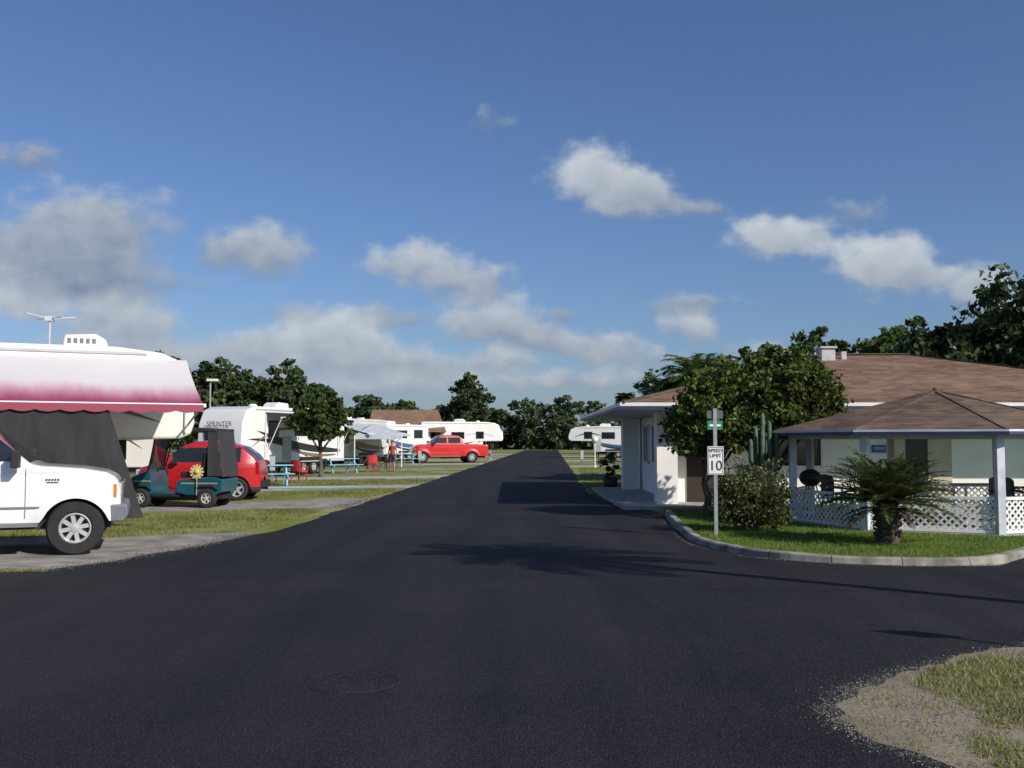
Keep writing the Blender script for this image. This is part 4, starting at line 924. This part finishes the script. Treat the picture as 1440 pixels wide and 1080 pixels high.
me=npmesh('distant_trees',crown(bl,175000,.4,.36,.25,.75),4,LEAF_F); link(bpy.data.objects.new('distant_trees',me))
palm('cabbage_palm',(14.6,128,0),7.0,1.6,30,.2,LEAF_D,.8,lw=.2); palm('cabbage_palm',(17.6,124,0),7.4,1.6,30,.2,LEAF_D,.8,lw=.2)
# ------------------------------------------------------------------ sun, sky
el=R(33); hx,hy=.757,-.653
sd=Vector((hx*math.cos(el),hy*math.cos(el),math.sin(el)))
ld=bpy.data.lights.new('sun','SUN'); ld.energy=4.8; ld.angle=R(.55); ld.color=(1,.94,.85)
lo=link(bpy.data.objects.new('sun',ld)); lo.rotation_euler=(-sd).to_track_quat('-Z','Y').to_euler()
W=bpy.data.worlds.new('World'); S.world=W; W.use_nodes=True; nt=W.node_tree; nt.nodes.clear(); L=nt.links.new
out=N(nt,'ShaderNodeOutputWorld'); bg=N(nt,'ShaderNodeBackground'); bg.inputs[1].default_value=.089; L(bg.outputs[0],out.inputs[0])
sky=N(nt,'ShaderNodeTexSky',sky_type='NISHITA'); sky.sun_disc=False; sky.sun_elevation=el; sky.sun_rotation=math.atan2(hx,hy); sky.air_density=1.0; sky.dust_density=1.1; sky.ozone_density=3
tc=N(nt,'ShaderNodeTexCoord'); sx=N(nt,'ShaderNodeSeparateXYZ'); L(tc.outputs['Generated'],sx.inputs[0])
def M(op,a,b_=None,c_=None):
    n=N(nt,'ShaderNodeMath',operation=op)
    for i,q in enumerate((a,b_,c_)):
        if q is None: continue
        if isinstance(q,(int,float)): n.inputs[i].default_value=q
        else: L(q,n.inputs[i])
    return n.outputs[0]
yy=M('MAXIMUM',sx.outputs['Y'],.05); a_=M('DIVIDE',sx.outputs['X'],yy); b_=M('DIVIDE',sx.outputs['Z'],yy)
cv=N(nt,'ShaderNodeCombineXYZ'); L(a_,cv.inputs[0]); L(b_,cv.inputs[1])
wn=N(nt,'ShaderNodeTexNoise'); wn.inputs['Scale'].default_value=22; wn.inputs['Detail'].default_value=4; L(cv.outputs[0],wn.inputs[0])
ws=N(nt,'ShaderNodeVectorMath',operation='SUBTRACT'); ws.inputs[1].default_value=(.5,.5,.5); L(wn.outputs[1],ws.inputs[0])
wm=N(nt,'ShaderNodeVectorMath',operation='MULTIPLY'); wm.inputs[1].default_value=(.045,.030,0); L(ws.outputs[0],wm.inputs[0])
wa=N(nt,'ShaderNodeVectorMath',operation='ADD'); L(cv.outputs[0],wa.inputs[0]); L(wm.outputs[0],wa.inputs[1])
fb=N(nt,'ShaderNodeTexNoise'); fb.inputs['Scale'].default_value=38; fb.inputs['Detail'].default_value=6; fb.inputs['Roughness'].default_value=.52
stv=N(nt,'ShaderNodeVectorMath',operation='MULTIPLY'); stv.inputs[1].default_value=(1,1.4,1); L(cv.outputs[0],stv.inputs[0]); L(stv.outputs[0],fb.inputs[0])
clouds=[(.082,.272,.046,.034,1.15,.8),(.130,.250,.042,.027,1.05,.5),(.272,.208,.058,.025,1.15,.75),(.375,.182,.055,.034,1.2,.8),(.400,.168,.045,.014,.8,.5),(.475,.156,.045,.026,1.05,.6),
(-.10,.182,.052,.023,1.1,.65),(-.040,.162,.045,.019,1.0,.45),(-.25,.194,.046,.028,1.0,.45),(-.43,.220,.09,.042,1.05,.36),(-.48,.185,.09,.030,1.0,.3),(-.42,.165,.10,.024,.85,.25),
(-.185,.107,.06,.028,1.15,.7),(-.25,.098,.06,.018,.9,.55),(-.15,.092,.06,.018,.9,.55),(-.02,.123,.055,.026,1.1,.55),(.03,.106,.045,.015,.9,.4),(.178,.117,.032,.017,1.0,.6),(-.40,.122,.07,.028,1.05,.55),(-.505,.145,.045,.026,1.1,.8),(.080,.097,.045,.015,1.0,.5),
(-.26,.078,.13,.018,.95,.5),(-.40,.09,.09,.02,.9,.5),(-.01,.082,.035,.013,1.0,.55),(-.09,.076,.06,.016,.9,.5),(.19,.238,.03,.013,.6,.3),(.345,.237,.035,.015,.55,.25),(.05,.132,.018,.010,.65,.25),(-.495,.288,.05,.022,.6,.25),(-.02,.328,.025,.016,.5,.3),(-.30,.192,.03,.02,.5,.3),(.18,.139,.05,.011,.7,.3),(-.12,.128,.04,.012,.6,.3),(.07,.062,.10,.013,.8,.5),(-.12,.055,.14,.014,.85,.5),(.13,.083,.05,.012,.65,.45),(.27,.09,.07,.014,.7,.5),(-.22,.135,.04,.012,.5,.3)]
sm=None; sb=None
for ca,cb,ra,rb,dn,br in clouds:
    v1=N(nt,'ShaderNodeVectorMath',operation='SUBTRACT'); v1.inputs[1].default_value=(ca,cb,0); L(wa.outputs[0],v1.inputs[0])
    v2=N(nt,'ShaderNodeVectorMath',operation='MULTIPLY'); v2.inputs[1].default_value=(.85/ra,.85/rb,0); L(v1.outputs[0],v2.inputs[0])
    ln=N(nt,'ShaderNodeVectorMath',operation='LENGTH'); L(v2.outputs[0],ln.inputs[0])
    mr=N(nt,'ShaderNodeMapRange',interpolation_type='SMOOTHSTEP'); mr.inputs[1].default_value=1.3; mr.inputs[2].default_value=.05; mr.inputs[3].default_value=0; mr.inputs[4].default_value=dn; L(ln.outputs['Value'],mr.inputs[0])
    s3=N(nt,'ShaderNodeSeparateXYZ'); L(v2.outputs[0],s3.inputs[0])
    lit=M('MULTIPLY_ADD',s3.outputs['Y'],.42,br); lit=M('MULTIPLY',lit,mr.outputs[0])
    sm=mr.outputs[0] if sm is None else M('ADD',sm,mr.outputs[0]); sb=lit if sb is None else M('ADD',sb,lit)
den=M('MULTIPLY_ADD',M('SUBTRACT',fb.outputs[0],.5),1.15,sm)
al=N(nt,'ShaderNodeMapRange',interpolation_type='SMOOTHSTEP'); al.inputs[1].default_value=.08; al.inputs[2].default_value=.92; al.inputs[4].default_value=.90; L(den,al.inputs[0])
gate=N(nt,'ShaderNodeMapRange'); gate.inputs[1].default_value=.0; gate.inputs[2].default_value=.15; L(sm,gate.inputs[0])
alp=M('MULTIPLY',al.outputs[0],gate.outputs[0])
br=M('DIVIDE',sb,M('MAXIMUM',sm,.02)); br=M('MULTIPLY_ADD',M('SUBTRACT',fb.outputs[0],.5),.6,br)
cr=N(nt,'ShaderNodeMix',data_type='RGBA'); cr.clamp_factor=True; cr.inputs[6].default_value=(2.1,2.7,3.8,1); cr.inputs[7].default_value=(6.6,7.1,7.5,1); L(br,cr.inputs[0])
tint=N(nt,'ShaderNodeMix',data_type='RGBA',blend_type='MULTIPLY'); tint.inputs[0].default_value=1; tint.inputs[7].default_value=(.78,.90,1.14,1); L(sky.outputs[0],tint.inputs[6])
mx=N(nt,'ShaderNodeMix',data_type='RGBA'); L(alp,mx.inputs[0]); L(tint.outputs[2],mx.inputs[6]); L(cr.outputs[2],mx.inputs[7]); L(mx.outputs[2],bg.inputs[0])
W.name='sky'
try:
    W.cycles.sampling_method='MANUAL'; W.cycles.sample_map_resolution=256
except Exception: pass
# ------------------------------------------------------------------ camera
cd=bpy.data.cameras.new('camera'); cd.lens=35; cd.sensor_width=36; cd.clip_end=3000; cd.clip_start=.05
co=link(bpy.data.objects.new('camera',cd)); co.location=(0,0,1.6); co.rotation_euler=(R(90+3.31),0,0); S.camera=co
S.view_settings.view_transform='Standard'; S.view_settings.look='None'; S.view_settings.exposure=0
